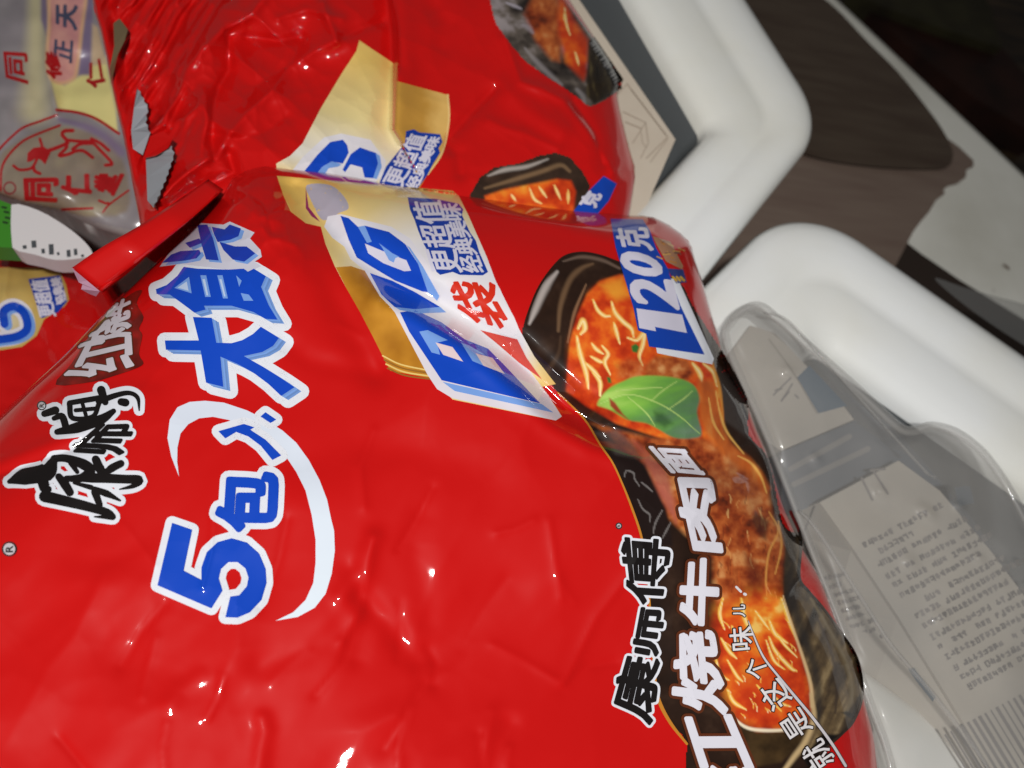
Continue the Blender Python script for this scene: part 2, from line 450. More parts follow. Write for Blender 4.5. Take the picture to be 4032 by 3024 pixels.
# shelf with its rolled front lip
ZT = -0.085
e0, e1 = at(1801, 0, ZT), at(2212, 387, ZT)
dv = (e1 - e0) / np.linalg.norm(e1 - e0); nv = np.array([-dv[1], dv[0], 0]); nv = nv if nv[0] > 0 else -nv
A, Bp = e0 - dv * 1.1, e0 + dv * 0.9
prof = [(-1.0, 0.0), (0.0, 0.0), (0.003, -0.0006), (0.006, -0.0022), (0.026, -0.0125), (0.030, -0.018), (0.026, -0.026), (-1.0, -0.026)]
V = []; F = []
for s_, z_ in prof:
    V += [A + nv * s_ + np.array([0, 0, z_]), Bp + nv * s_ + np.array([0, 0, z_])]
k = len(prof)
for i in range(k): F.append((2 * i, 2 * ((i + 1) % k), 2 * ((i + 1) % k) + 1, 2 * i + 1))
F += [tuple(2 * i for i in range(k))[::-1], tuple(2 * i + 1 for i in range(k))]
sh = mk('shelf', V, F, M_shelf, None, False); sh['kind'] = 'structure'

# loose boards leaning on the floor beyond the shelf
M_board = plain('dim_olive_board', lin(70, 66, 44), 0.6, 0.3, (lin(48, 42, 30), 14))
bd = prism_px('floor_board', A20([(1090, -60), (1290, 40), (1700, 190), (2070, 310), (2000, 60), (1900, -120)]), -0.54, -0.615, M_board)
tag(bd, 'dim olive wooden board on the dark floor beyond the white shelf', 'board')
M_rboard = plain('dim_red_brown_board', lin(62, 34, 26), 0.6, 0.3, (lin(40, 24, 20), 14))
bd = prism_px('floor_board', A20([(1180, 40), (1290, 40), (2070, 310), (2330, 600), (2330, 900), (1900, 640), (1400, 250)]), -0.56, -0.617, M_rboard)
tag(bd, 'dark red brown wooden board right behind the edge of the white shelf', 'board')

# brown wrapping film spread on the shelf
M_brown, t, b = nt('brown_wrapping_film')
b.inputs['Roughness'].default_value = 0.42; b.inputs['Coat Weight'].default_value = 0.25; b.inputs['Coat Roughness'].default_value = 0.3
tc = t.nodes.new('ShaderNodeTexCoord'); mp_ = t.nodes.new('ShaderNodeMapping'); mp_.inputs['Rotation'].default_value = (0, 0, 0.9); mp_.inputs['Scale'].default_value = (3, 22, 3)
n1 = t.nodes.new('ShaderNodeTexNoise'); n1.inputs['Scale'].default_value = 4; n1.inputs['Detail'].default_value = 4
r1 = t.nodes.new('ShaderNodeValToRGB'); r1.color_ramp.elements[0].color = (*lin(66, 52, 42), 1); r1.color_ramp.elements[1].color = (*lin(82, 70, 58), 1)
r1.color_ramp.elements[0].position = 0.3; r1.color_ramp.elements[1].position = 0.75
t.links.new(tc.outputs['Object'], mp_.inputs['Vector']); t.links.new(mp_.outputs[0], n1.inputs['Vector']); t.links.new(n1.outputs['Fac'], r1.inputs['Fac']); t.links.new(r1.outputs['Color'], b.inputs['Base Color'])
M_brown2 = M_brown.copy(); M_brown2.name = 'pale_brown_wrapping_film'
for n in M_brown2.node_tree.nodes:
    if n.type == 'VALTORGB': n.color_ramp.elements[0].color = (*lin(112, 94, 84), 1); n.color_ramp.elements[1].color = (*lin(126, 110, 98), 1)
torn = A20([(1720, 900), (1790, 950), (1885, 1040), (1885, 1080), (1840, 1100), (1835, 1150), (1780, 1190), (1720, 1205), (1690, 1230), (1700, 1255), (1640, 1300), (1600, 1370), (1540, 1440), (1495, 1500)])
q = sheet_px('brown_sheet', torn + [(1900, 640), (1500, 700), (1400, 300), (1700, 100)], ZT + 0.0035, M_brown2, thick=0.0004)
tag(q, 'pale brown paper sheet with a torn end on the white shelf', 'paper')
q = sheet_px('brown_sheet', smooth(A20([(480, -200), (830, -60), (1000, 60), (1180, 250), (1400, 470), (1600, 720), (1690, 850), (1745, 960), (1750, 1020), (1720, 1080), (1600, 1095), (1300, 1085), (900, 1030), (500, 900), (-300, 700), (-700, -200)]), 4, True), ZT + 0.0085, M_brown, thick=0.0008)
tag(q, 'dark brown glossy paper sheet with a rounded corner beside the bins', 'paper')
q = sheet_px('brown_sheet', [(-420, -300), (900, -300), (1300, 100), (1500, 480), (1900, 478), (1990, 548), (2075, 606), (2212, 690), (2420, 800), (2300, 1100), (1400, 1100), (900, 1500), (-500, 1500)], ZT + 0.0025, plain('dark_shade_sheet', lin(40, 28, 20), 0.7), thick=0.0004)  # dark sheet added for shade between the bags and along the right bin
tag(q, 'very dark brown sheet added as shade under the red bags and right hand bin', 'paper')

# ================================================================== BINS
M_bin = plain('white_bin_plastic', lin(248, 250, 249), 0.32, 0.5, (lin(241, 240, 230), 9), 1.0, (45, 0.25))
M_basin_shade = plain('grey_basin_shade', lin(100, 104, 106), 0.45, 0.5)  # grey stands for the shade inside the white bins
def rounded(cs, s, r, ws=(1, 1, 1, 1), n=22):
    cs = [np.array(c[:2]) for c in cs]; m = len(cs); out = []
    ctr = sum(cs) / m; lines = []
    for i in range(m):
        a, b2 = cs[i], cs[(i + 1) % m]; d = (b2 - a) / np.linalg.norm(b2 - a); nn = np.array([-d[1], d[0]])
        if nn @ (ctr - a) < 0: nn = -nn
        lines.append((a + nn * s * ws[i], d, nn))
    for i in range(m):
        p1, d1, n1_ = lines[i - 1]; p2, d2, n2_ = lines[i]
        x = np.linalg.solve(np.stack([d1, -d2], 1), p2 - p1); c = p1 + d1 * x[0]
        rr = max(r - s * 0.8, 0.010)
        oc = np.linalg.solve(np.stack([n1_, n2_]), np.array([n1_ @ c + rr, n2_ @ c + rr]))
        a1 = -n1_; a2 = -n2_; th1 = math.atan2(a1[1], a1[0]); th2 = math.atan2(a2[1], a2[0])
        dth = (th2 - th1 + math.pi) % (2 * math.pi) - math.pi
        for k_ in range(n + 1):
            th = th1 + dth * k_ / n; out.append(oc + rr * np.array([math.cos(th), math.sin(th)]))
    return np.array(out)
def make_bin(label, corner, pa, pb, la, lb, r, zr, ws, zb=-0.0745):
    c0 = at(*corner, zr); da = at(*pa, zr) - c0; db = at(*pb, zr) - c0
    da = da / np.linalg.norm(da) * la; db = db / np.linalg.norm(db) * lb
    cs = [c0, c0 + da, c0 + da + db, c0 + db]
    root = thing('storage_bin', label, 'bin', 'white plastic bins'); 
    def loft(name, prof, caps, mat=None):
        rings = [np.c_[rounded(cs, s_, r, ws), np.full(92, zr + z_)] for s_, z_ in prof]
        n = 92; V = np.vstack(rings); F = []
        for i in range(len(rings) - 1):
            for j in range(n): F.append((i * n + j, i * n + (j + 1) % n, (i + 1) * n + (j + 1) % n, (i + 1) * n + j))
        for cpi in caps: F.append(tuple(cpi * n + j for j in range(n)))
        return mk(name, V, F, mat or M_bin, root)
    hb = zr - zb
    loft('rim', [(0.0055, -0.020), (0.003, -0.0215), (0.0008, -0.0205), (0.0, -0.017), (0.0003, -0.012), (0.0015, -0.007), (0.004, -0.0035), (0.008, -0.0012), (0.013, 0), (0.019, -0.0001), (0.024, -0.0009), (0.0268, -0.0019), (0.029, -0.0023),
                 (0.0315, -0.0020), (0.034, -0.0015), (0.044, -0.0018), (0.051, -0.0036), (0.0545, -0.0065), (0.0565, -0.0105), (0.0575, -0.016)], [])
    loft('basin', [(0.0575, -0.016), (0.060, -0.030), (0.066, -hb + 0.012), (0.070, -hb + 0.005), (0.078, -hb + 0.003), (0.14, -hb + 0.0025)], [5], M_basin_shade)
    loft('outer_wall', [(0.0055, -0.020), (0.030, -0.020), (0.040, -0.030), (0.060, -hb + 0.004), (0.066, -hb), (0.14, -hb)], [5])
    return root
ZR = 0.056
make_bin('white plastic bin holding the beige carton, at the top', (1802, 255), (1638, 0), (1565, 553), 0.34, 0.36, 0.056, ZR, (1.54, 1.2, 1.2, 0.95))
make_bin('white plastic bin holding the clear plastic box, at the right', (1734, 406), (1585, 553), (2041, 620), 0.30, 0.40, 0.056, ZR - 0.002, (1.2, 1.2, 1.2, 1.5))

# ================================================================== CARTON in the first bin
M_beige = plain('beige_card', lin(212, 200, 182), 0.6, 0.3, (lin(204, 190, 172), 30))
cr = thing('carton', 'beige carton with fine line drawing inside the white bin', 'carton')
cpts = CT([(900, -150), (2000, 1445), (1630, 2300), (-900, 900), (-600, -300)])
prism_px('box', cpts, 0.050, -0.070, M_beige, cr)
pr = Print(flat(0.050)); G1 = lin(176, 160, 142)
for ln, w in (([(1500, 870), (1920, 1420), (1700, 1640)], 3.0), ([(1540, 930), (1900, 1400)], 2.0), ([(1460, 1160), (1690, 1270), (1560, 1480)], 3.0), ([(1480, 1265), (1640, 1330)], 3.5), ([(1690, 1270), (1720, 1480), (1640, 1640)], 2.5),
              ([(1640, 1360), (1660, 1480), (1700, 1530)], 2.0), ([(1920, 1440), (1740, 1680)], 2.5), ([(1400, 980), (1500, 870)], 2.0)):
    pr.stroke(CT(ln), w, G1, 1, sm=0)
pr.done('line_drawing', cr, M_paper_ink)

# ================================================================== CLEAR BOX in the second bin
BIN2 = []
M_card = plain('grey_beige_card', lin(188, 180, 167), 0.6, 0.3, (lin(170, 164, 154), 20))
M_slate = plain('slate_card', lin(84, 92, 102), 0.6, 0.3, (lin(98, 102, 108), 16))
GT = lin(130, 124, 120); SL = lin(66, 92, 112)
c1 = thing('paper_carton', 'small beige carton with slate label inside the clear box', 'carton')
prism_px('box', A21([(300, 640), (440, 450), (600, 500), (1010, 930), (1110, 1060), (640, 1260), (540, 1200)]), 0.056, -0.065, M_card, c1)
pr = Print(flat(0.056))
pr.poly(A21([(740, 790), (820, 710), (1065, 970), (880, 1020)]), SL, 1)
for a in ([(590, 900), (700, 790)], [(640, 940), (710, 830)], [(600, 870), (640, 860)], [(730, 900), (750, 920)], [(650, 925), (690, 880)]): pr.stroke(A21(a), 4, GT, 1, sm=0)
pr.stroke(A21([(560, 540), (720, 760), (870, 1020)]), 3, lin(150, 142, 130), 1)
pr.done('printed_label', c1, M_paper_ink)
c2 = thing('paper_carton', 'dark slate carton between two beige ones in the clear box', 'carton')
prism_px('box', A21([(640, 1270), (1110, 1070), (1420, 1300), (890, 1600), (640, 1700)]), 0.050, -0.065, M_slate, c2)
pr = Print(flat(0.050))
for a in ([(700, 1380), (1080, 1170)], [(720, 1480), (1200, 1250)]): pr.stroke(A21(a), 12, lin(126, 124, 122), 1)
pr.done('printed_band', c2, M_paper_ink)
c3 = thing('paper_carton', 'large beige carton with dense grey text in the clear box', 'carton')
top3 = [(1771, 1085), (1941, 995), (2030, 1060), (2140, 1190), (2290, 1390), (2380, 1800), (2230, 1800), (2141, 1659), (2058, 1523), (1941, 1333), (1841, 1183)]
prism_px('box', top3, 0.060, -0.065, M_card, c3)
side3 = [(1762, 1092), (1838, 1190), (1938, 1340), (2055, 1530), (2138, 1666), (2225, 1806), (2120, 1810), (1990, 1700), (1880, 1500), (1800, 1320), (1735, 1160)]
hs3 = [0.0585] * 6 + [0.035] * 5
sheet_px('side_panel', side3, hs3, M_card, c3, thick=0.001)
S3 = np.array([at(x, y, h) for (x, y), h in zip(side3, hs3)])
def side_h(x, y):
    # plane through the side panel
    p0 = S3[1]; nn = np.cross(S3[4] - p0, S3[9] - p0); nn /= np.linalg.norm(nn)
    r = ray(x, y) @ R.T; tt = ((p0 - CAMP) @ nn) / (r @ nn); return H + r[..., 2] * tt + 0.0006
pr = Print(flat(0.060)); ps = Print(side_h)
dx, dy = np.array([0.885, -0.465]), np.array([0.52, 0.855])
def dashes(p, o, length, hgt, fn, col):
    """a line of small blurred characters"""
    x = 0; c = hgt * 0.72
    while x < length:
        if random.random() < 0.08: x += c; continue
        a = np.array(o) + dx * x; j = tuple(np.array(col) * random.uniform(0.6, 1.1)); k0 = random.random() * 0.3
        for _ in range(2):
            v = random.uniform(0.1, 0.95); p.stroke(fn([tuple(a + dy * hgt * v), tuple(a + dx * c * random.uniform(0.7, 0.95) + dy * hgt * v)]), hgt * 0.075, j, 1 + k0 + 0.3 * v, sm=0, cap=False)
        for _ in range(2):
            u = random.uniform(0.1, 0.85); p.stroke(fn([tuple(a + dx * c * u + dy * hgt * random.uniform(0, 0.3)), tuple(a + dx * c * u + dy * hgt * random.uniform(0.7, 1))]), hgt * 0.08, j, 1.4 + k0 + 0.3 * u, sm=0, cap=False)
        x += c * 1.12
o = np.array([1160.0, 200.0])
for k_, ln in enumerate([560, 300, 640, 660, 720, 560, 700, 820, 600, 900, 860, 780, 900, 860, 900]):
    st = random.choice([0, 0, 60, 120]) if k_ in (1, 3, 6) else 0
    dashes(pr, o + dx * st, ln - st, 46, A22, GT)
    o = o + np.array([46, 62]) + (np.array([8, 12]) if k_ % 3 == 2 else 0)
for k_ in range(16):
    a = np.array([1700, 1440]) + dx * (k_ * 42); b2 = a + np.array([0.52, 0.855]) * 420
    pr.stroke(A22([tuple(a), tuple(b2)]), random.uniform(3, 8), lin(122, 117, 114), 2, sm=0, cap=False)
for pq in (A21([(1160, 1440), (1230, 1580)]), A21([(1240, 1400), (1330, 1540)]), A21([(1220, 1390), (1310, 1380)])): pr.stroke(pq, 5, GT, 2)
pr.poly(A21([(1760, 1500), (1860, 1490), (1890, 1600), (1790, 1620)]), lin(92, 100, 108), 2)
pr.done('printed_text', c3, M_paper_ink)
dx, dy = np.array([0.96, -0.26]), np.array([0.3, 0.95])
o = np.array([930.0, 420.0])
for k_ in range(19):
    dashes(ps, o, 60 + 9 * k_ + random.uniform(0, 50), 32, A22, GT); o = o + np.array([24.5, 52])
ps.poly(A22([(1450, 1020), (1500, 1010), (1640, 1200), (1620, 1230)]), SL, 2)
ps.done('printed_text', c3, M_paper_ink)

ins = [(1575, 745), (1590, 700), (1640, 672), (1690, 712), (1860, 862), (1935, 932), (1990, 990), (2100, 1120), (2260, 1350), (2360, 1800), (2010, 1810), (1910, 1600), (1830, 1370), (1750, 1180), (1665, 950)]
q = sheet_px('shade_sheet', ins, 0.030, M_slate, thick=0.002); tag(q, 'dark slate sheet added as shade inside the clear box under the cartons', 'paper')  # sheet added for the shade on the inside of the box
M_clear = clear_mat('clear_plastic', (0.95, 0.95, 0.95), lin(198, 195, 190), 0.30, 0.04)
bx = thing('plastic_box', 'clear plastic box with a rounded tab over printed cartons', 'box')
lid = smooth([(1560, 745), (1572, 690), (1612, 655), (1652, 655), (1695, 690), (1760, 745), (1870, 842), (1945, 912), (1975, 920), (2010, 910), (2070, 925), (2130, 970), (2185, 1045), (2240, 1150), (2310, 1330), (2360, 1560), (2380, 1800), (2000, 1830), (1900, 1600), (1815, 1370), (1740, 1180), (1650, 950)], 4, True)
def inset(P, d):
    P = np.array(P); a = np.roll(P, 1, 0); b2 = np.roll(P, -1, 0); tg = b2 - a; tg /= np.linalg.norm(tg, axis=1)[:, None]
    nn = np.stack([-tg[:, 1], tg[:, 0]], -1)
    if not inside(*(P[0] + nn[0] * 3), [tuple(p) for p in P]): nn = -nn
    return P + nn * d
def lidmesh(name, rings, cap=True):
    V = []; n = len(lid)
    for d, h in rings:
        q_ = inset(lid, d); V.append(at(q_[:, 0], q_[:, 1], np.full(n, h)))
    V = np.vstack(V); F = []
    for i in range(len(rings) - 1):
        for j in range(n): F.append((i * n + j, i * n + (j + 1) % n, (i + 1) * n + (j + 1) % n, (i + 1) * n + j))
    if cap:
        q_ = inset(lid, rings[-1][0]); k0 = (len(rings) - 1) * n
        F += [tuple(k0 + i for i in tr) for tr in tessellate_polygon([[(x, -y, 0) for x, y in q_]])]
    return mk(name, V, F, M_clear, bx)
lidmesh('flange', [(0, 0.0655), (3, 0.0680), (8, 0.0692), (14, 0.0690), (20, 0.0672)], False)
SL_ = Film([(1560, 745), (1572, 690), (1612, 655), (1652, 655), (1695, 690), (1760, 745), (1870, 842), (1945, 912), (1975, 920), (2010, 910), (2070, 925), (2130, 970)], [(2130, 970), (2185, 1045), (2240, 1150), (2310, 1330), (2360, 1560), (2380, 1800)], [(2000, 1830), (2190, 1815), (2380, 1800)],
           [(1560, 745), (1650, 950), (1740, 1180), (1815, 1370), (1900, 1600), (2000, 1830)], 0.0640, 0.0045, 70, [([(x_, y_), (x_ + 5, y_ + 3)], 0.0026, w_, 'g') for x_, y_, w_ in ((1992, 1098, 13), (2008, 1112, 11), (1962, 1212, 15), (2068, 1092, 10), (2112, 1205, 9), (1900, 1060, 12), (1760, 990, 10), (2030, 1330, 14), (1700, 800, 12))], lambda x, y: (fbm(x, y, 150, 501, 2) - 0.5) * 0.010 + crink(x, y, 120, 503) * 0.0020)
SL_.build(120, 160, M_clear, bx, None, 'lid')
wl = inset(lid, 12); n = len(wl)
V = np.vstack([at(wl[:, 0], wl[:, 1], np.full(n, 0.066)), at(wl[:, 0], wl[:, 1], np.full(n, 0.066)) * [1, 1, 0] + [0, 0, -0.065]])
mk('tray_wall', V, [(j, (j + 1) % n, (j + 1) % n + n, j + n) for j in range(n)], M_clear, bx)
for pa_, hh_ in ((A22([(760, 0), (880, 150), (1010, 350), (1170, 600), (1330, 850), (1470, 1020), (1620, 1190), (2000, 1690)]), 0.0672), (A21([(520, 360), (620, 375), (720, 440), (900, 640), (1100, 860), (1300, 1080), (1480, 1280), (1640, 1450)]), 0.0672)):
    pa_ = smooth(pa_, 4); off = np.array(inset(pa_ + [(pa_[0][0] - 400, pa_[-1][1])], 7))[:len(pa_)]
    ribbon('ridge', pa_, [tuple(v) for v in off], [hh_] * 2, [hh_] * 2, M_clear, bx, k_=60, bow=0.0022, thick=0.0004)
# clear sleeve behind the second bin
M_sleeve = clear_mat('thin_clear_film', (0.9, 0.9, 0.9), lin(150, 150, 148), 0.22, 0.08)
q = sheet_px('clear_sleeve', smooth([(2020, 604), (2080, 620), (2150, 640), (2230, 662), (2320, 700), (2320, 800), (2141, 700)], 4, True), 0.0, M_sleeve, thick=0.0008)
tag(q, 'clear plastic sleeve behind the rim of the right hand bin', 'sleeve')

# ================================================================== INK COLOURS
WHITE = lin(226, 228, 236); BLUE = lin(16, 70, 190); LBLUE = lin(120, 160, 225); BLACK = lin(24, 20, 20)
GOLD = lin(226, 186, 96); BROWN = lin(92, 44, 22); LILAC = lin(214, 210, 226)
def ramp(f, stops):
    f = np.clip(f, 0, 1); xs = [s_[0] for s_ in stops]; cs = np.array([lin(*s_[1]) for s_ in stops])
    return np.stack([np.interp(f, xs, cs[:, k]) for k in range(3)], -1)
class Paint:
    """Colour computed at points: soft polygons, brush strokes, mottling."""
    def __init__(s): s.ops = []
    def __call__(s, x, y):
        c = np.zeros((len(x), 3))
        for op in s.ops: c = op(x, y, c)
        return np.clip(c, 0, 1)
    def fill(s, fn): s.ops.append(lambda x, y, c: fn(x, y) if callable(fn) else np.broadcast_to(np.array(fn), c.shape).copy()); return s
    def poly(s, pts, col, soft=3.0, a=1.0):
        b = np.array(pts); lo, hi = b.min(0) - 3 * soft, b.max(0) + 3 * soft
        def op(x, y, c):
            m = (x > lo[0]) & (x < hi[0]) & (y > lo[1]) & (y < hi[1])
            if not m.any(): return c
            xx, yy = x[m], y[m]
            sd = pdist(xx, yy, pts, True) * np.where(inside(xx, yy, pts), 1, -1)
            w = (sstep(-soft, soft, sd) * a)[:, None]
            k = col(xx, yy) if callable(col) else np.array(col)
            c = c.copy(); c[m] = c[m] * (1 - w) + k * w; return c
        s.ops.append(op); return s
    def brush(s, pts, w, col, soft=0.5, a=1.0, sm=5):
        P = smooth(pts, sm) if sm else pts
        ws = np.array(w if hasattr(w, '__len__') else [w, w], float)
        b = np.array(P); lo, hi = b.min(0) - ws.max(), b.max(0) + ws.max()
        def op(x, y, c):
            m = (x > lo[0]) & (x < hi[0]) & (y > lo[1]) & (y < hi[1])
            if not m.any(): return c
            xx, yy = x[m], y[m]; best = np.full(xx.shape, 1e9); n = len(P) - 1
            for i in range(n):
                (ax, ay), (bx_, by_) = P[i], P[i + 1]; ddx, ddy = bx_ - ax, by_ - ay
                t_ = np.clip(((xx - ax) * ddx + (yy - ay) * ddy) / (ddx * ddx + ddy * ddy + 1e-9), 0, 1)
                wd_ = np.interp((i + t_) / n, np.linspace(0, 1, len(ws)), ws) / 2
                best = np.minimum(best, np.hypot(xx - ax - t_ * ddx, yy - ay - t_ * ddy) / np.maximum(wd_, 0.1))
            k = (sstep(1 + soft * 0.5, 1 - soft, best) * a)[:, None]
            c = c.copy(); c[m] = c[m] * (1 - k) + np.array(col) * k; return c
        s.ops.append(op); return s
def soup(x, y):
    f = 0.55 * fbm(x, y, 70, 3) + 0.45 * fbm(x, y, 22, 9)
    return ramp((f - 0.25) * 1.9, [(0, (164, 36, 14)), (0.35, (210, 66, 22)), (0.6, (232, 104, 30)), (0.85, (240, 146, 46)), (1, (246, 196, 100))])
def meat(x, y):
    f = 0.5 * fbm(x + y * 0.4, y - x * 0.2, 60, 21) + 0.5 * fbm(x, y, 16, 27)
    return ramp((f - 0.22) * 1.8, [(0, (78, 28, 14)), (0.3, (146, 60, 26)), (0.6, (188, 98, 46)), (1, (224, 160, 98))])
def bark(ax, ay):
    def fn(x, y):
        u = x * ax + y * ay; f = 0.82 * fbm(u * 2.2, (x * ay - y * ax) * 0.35, 40, 41) + 0.18 * fbm(x, y, 12, 45)
        return ramp((f - 0.25) * 1.9, [(0, (30, 22, 16)), (0.45, (66, 52, 38)), (0.8, (110, 90, 62)), (1, (150, 128, 92))])
    return fn
def noodle(P, pts, w=7, col=(248, 206, 110)):
    P.brush(pts, [w * 0.5, w, w, w * 0.4], lin(*col), 0.6, 0.95)
    P.brush([(a + 1, b + 1) for a, b in pts], [w * 0.15, w * 0.4, w * 0.15], lin(255, 236, 190), 0.8, 0.7)

def big_label(p, fn, textq, lay=2):
    """the two stacked lines of white text on blue"""
    for st, q in textq: p.text(st, fn(q), LILAC, lay, bold=2.4)

# ================================================================== FRONT NOODLE BAG
bag = thing('noodle_bag', 'large red instant noodle bag in front with blue 5 and black brand lettering', 'noodle bag')
left = [(500, 385), (475, 430), (440, 470), (400, 510), (350, 557), (295, 610), (240, 662), (195, 707), (140, 765), (70, 830), (0, 896), (-90, 985), (-230, 1120), (-380, 1300)]
top = [(500, 385), (540, 366), (590, 360), (737, 378), (870, 403), (1014, 423), (1170, 443), (1331, 463), (1400, 467), (1437, 481), (1470, 503)]
right = [(1470, 503), (1491, 527), (1503, 565), (1521, 620), (1543, 697), (1556, 740), (1568, 800), (1612, 870), (1636, 930), (1661, 990), (1691, 1086), (1710, 1130), (1738, 1190), (1775, 1255), (1812, 1350), (1850, 1425), (1868, 1506), (1890, 1590), (1900, 1670), (1915, 1780), (1920, 1900)]
bottom = [(-380, 1300), (-330, 1750), (0, 2020), (500, 2080), (1000, 2080), (1500, 2020), (1920, 1900)]
V1 = [(640, 408), (700, 480), (771, 556), (860, 615), (937, 655), (1037, 715), (1104, 770), (1171, 832), (1221, 878), (1304, 925), (1400, 958), (1475, 985), (1580, 1010), (1660, 1010)]
folds = [
    (V1, -0.0085, 42, 'g'), ([(x - 38, y + 34) for x, y in V1[3:11]], 0.0022, 26, 'g'),
    ([(1104, 770), (1221, 878), (1304, 925)], -0.0022, 14, 'k'),
    ([(560, 400), (620, 450), (690, 560), (760, 700), (820, 800)], -0.0030, 40, 'g'),
    ([(470, 455), (520, 440), (560, 470), (610, 455)], 0.0012, 10, 'k'), ([(520, 410), (570, 440), (590, 500)], -0.0014, 12, 'k'), ([(545, 470), (580, 510), (640, 530)], 0.0011, 9, 'k'),
    (A12([(150, 560), (300, 720), (480, 960)]), -0.0012, 26, 'g'), (A12([(560, 880), (620, 1000), (600, 1120)]), -0.0010, 14, 'k'),
    (A12([(0, 540), (120, 380), (210, 170)]), 0.0013, 22, 'g'), (A12([(200, 170), (150, 560), (60, 760), (0, 840)]), 0.0011, 16, 'k'),
    (A12([(540, 1110), (430, 1300), (280, 1540)]), -0.0011, 18, 'k'), (A12([(980, 1290), (940, 1480), (930, 1659)]), 0.0008, 14, 'k'), (A12([(1090, 1380), (1000, 1560), (960, 1700)]), -0.0009, 22, 'g'),
    (A12([(640, 880), (900, 600), (1080, 480)]), -0.0012, 46, 'g'), (A12([(520, 40), (470, 200), (530, 420), (560, 700)]), -0.0008, 30, 'g'),
    (A12([(980, 860), (1180, 960), (1400, 1090)]), 0.0005, 8, 'k'),
    (A02([(700, 860), (900, 1000), (1250, 1100), (1500, 1200)]), -0.0010, 60, 'g'), (A02([(1300, 1060), (1150, 1150), (1100, 1250)]), 0.0007, 20, 'g'),
    (A02([(1700, 1340), (1720, 1420), (1690, 1560), (1680, 1700)]), 0.0011, 18, 'g'), (A02([(2200, 780), (2000, 900), (1700, 1000)]), -0.0009, 30, 'g'),
    ([(760, 1230), (800, 1330), (770, 1420)], -0.0010, 24, 'g'), ([(650, 1000), (760, 960), (900, 970), (1050, 1030)], -0.0012, 50, 'g'),
    (B11([(260, 1310), (480, 1460), (760, 1520), (1000, 1560)]), -0.0009, 24, 'g'), (B11([(730, 1150), (950, 1260), (1150, 1560)]), 0.0006, 14, 'k'),
    (A01([(0, 1420), (250, 1330), (480, 1250), (560, 1190)]), -0.0016, 14, 'k'), (A01([(0, 1340), (300, 1230), (520, 1160)]), 0.0011, 16, 'g'),
    (A01([(200, 880), (420, 850), (760, 820), (1000, 800)]), -0.0008, 24, 'g'),
    (A22([(640, 570), (720, 470), (830, 380)]), 0.0022, 13, 'k'), (A22([(300, 90), (380, 70), (460, 110)]), 0.0012, 26, 'g'),
    ([(1380, 470), (1440, 540), (1480, 640), (1530, 740)], 0.0016, 20, 'g'), ([(1040, 440), (1200, 480), (1350, 520), (1440, 600)], 0.0018, 24, 'g'),
    ([(1560, 900), (1600, 1000), (1650, 1100)], -0.0020, 26, 'g'), ([(1690, 1280), (1760, 1400), (1800, 1520), (1820, 1640)], 0.0014, 40, 'g'),
    ([(1215, 1480), (1290, 1330), (1360, 1240), (1390, 1180)], 0.0009, 10, 'k'), ([(1215, 1490), (1270, 1440), (1330, 1430)], -0.0007, 12, 'k'),
]
_r = random.Random(33)
for _ in range(20):   # fine sharp creases running off the main fold
    x_, y_ = _r.uniform(120, 1250), _r.uniform(880, 1640); an = _r.gauss(1.75, 0.45); ln = _r.uniform(60, 220); bd_ = _r.uniform(-0.25, 0.25)
    folds.append(([(x_, y_), (x_ + ln * 0.5 * math.cos(an), y_ + ln * 0.5 * math.sin(an)), (x_ + ln * math.cos(an + bd_), y_ + ln * math.sin(an + bd_))], _r.choice([-1, 1]) * _r.uniform(0.0003, 0.0007), _r.uniform(5, 11), 'k'))
def waves(x, y):
    w = (fbm(x, y, 300, 5, 1) - 0.5) * 0.007 + (fbm(x + 0.5 * y, y * 0.7, 90, 15, 2) - 0.5) * 0.0010
    near = np.exp(-((x - 580) ** 2 + (y - 470) ** 2) / 110 ** 2) + 0.7 * np.exp(-((x - 1540) ** 2 + (y - 1000) ** 2) / 160 ** 2)
    m_ = 0.35 + 0.9 * sstep(0.4, 0.65, fbm(x, y, 300, 305, 2))
    w = w + m_ * (crink(x * 0.8 + y * 0.45, (y * 0.8 - x * 0.45) * 0.55, 150, 311) * 0.0019 + crink(x * 0.5 - y * 0.8, x * 0.8 + y * 0.5, 60, 317) * 0.0002)
    return w + near * (crink(x, y, 30, 25) - 0.4) * 0.0014
S1 = Film(top, right, bottom, left, lambda x, y: 0.080 - 0.012 * sstep(700, 1700, y) * sstep(900, 1700, x) + 0.008 * sstep(1000, 1700, y) * sstep(900, 200, x), 0.036, 260, folds, waves, 1.0)
S1.build(330, 330, M_red, bag, lambda x, y: -0.080 + 0.154 * sstep(900, 1450, x))

# ---- artwork: bowls of noodles
art = Paint()
bowl1 = B21([(90, 1250), (130, 1080), (220, 850), (330, 680), (450, 560), (600, 525), (760, 550), (930, 610), (1080, 640), (1430, 760), (1560, 980), (1760, 1290), (1880, 1480)]) + A21([(420, 930), (430, 1160), (560, 1320)]) + [(1690, 1130)]
edge_r = A22([(700, 0), (765, 170), (755, 420), (820, 520), (900, 610), (1010, 760), (1130, 950), (1165, 1180), (1110, 1350), (1030, 1440), (900, 1560), (820, 1659), (780, 1800)])
edge_l = [(1500, 1720), (1484, 1607), (1452, 1567), (1429, 1527), (1417, 1489), (1413, 1444), (1408, 1380), (1402, 1290), (1393, 1200), (1383, 1150), (1366, 1100), (1346, 1049), (1323, 999), (1296, 960), (1262, 905), (1205, 848), (1160, 790)]
region = smooth(bowl1 + edge_r[1:] + edge_l, 3, True)
DARK = lin(40, 26, 18)
art.fill(lambda x, y: ramp(fbm(x, y, 40, 71), [(0, (26, 15, 10)), (0.6, (44, 27, 18)), (1, (66, 46, 34))]))
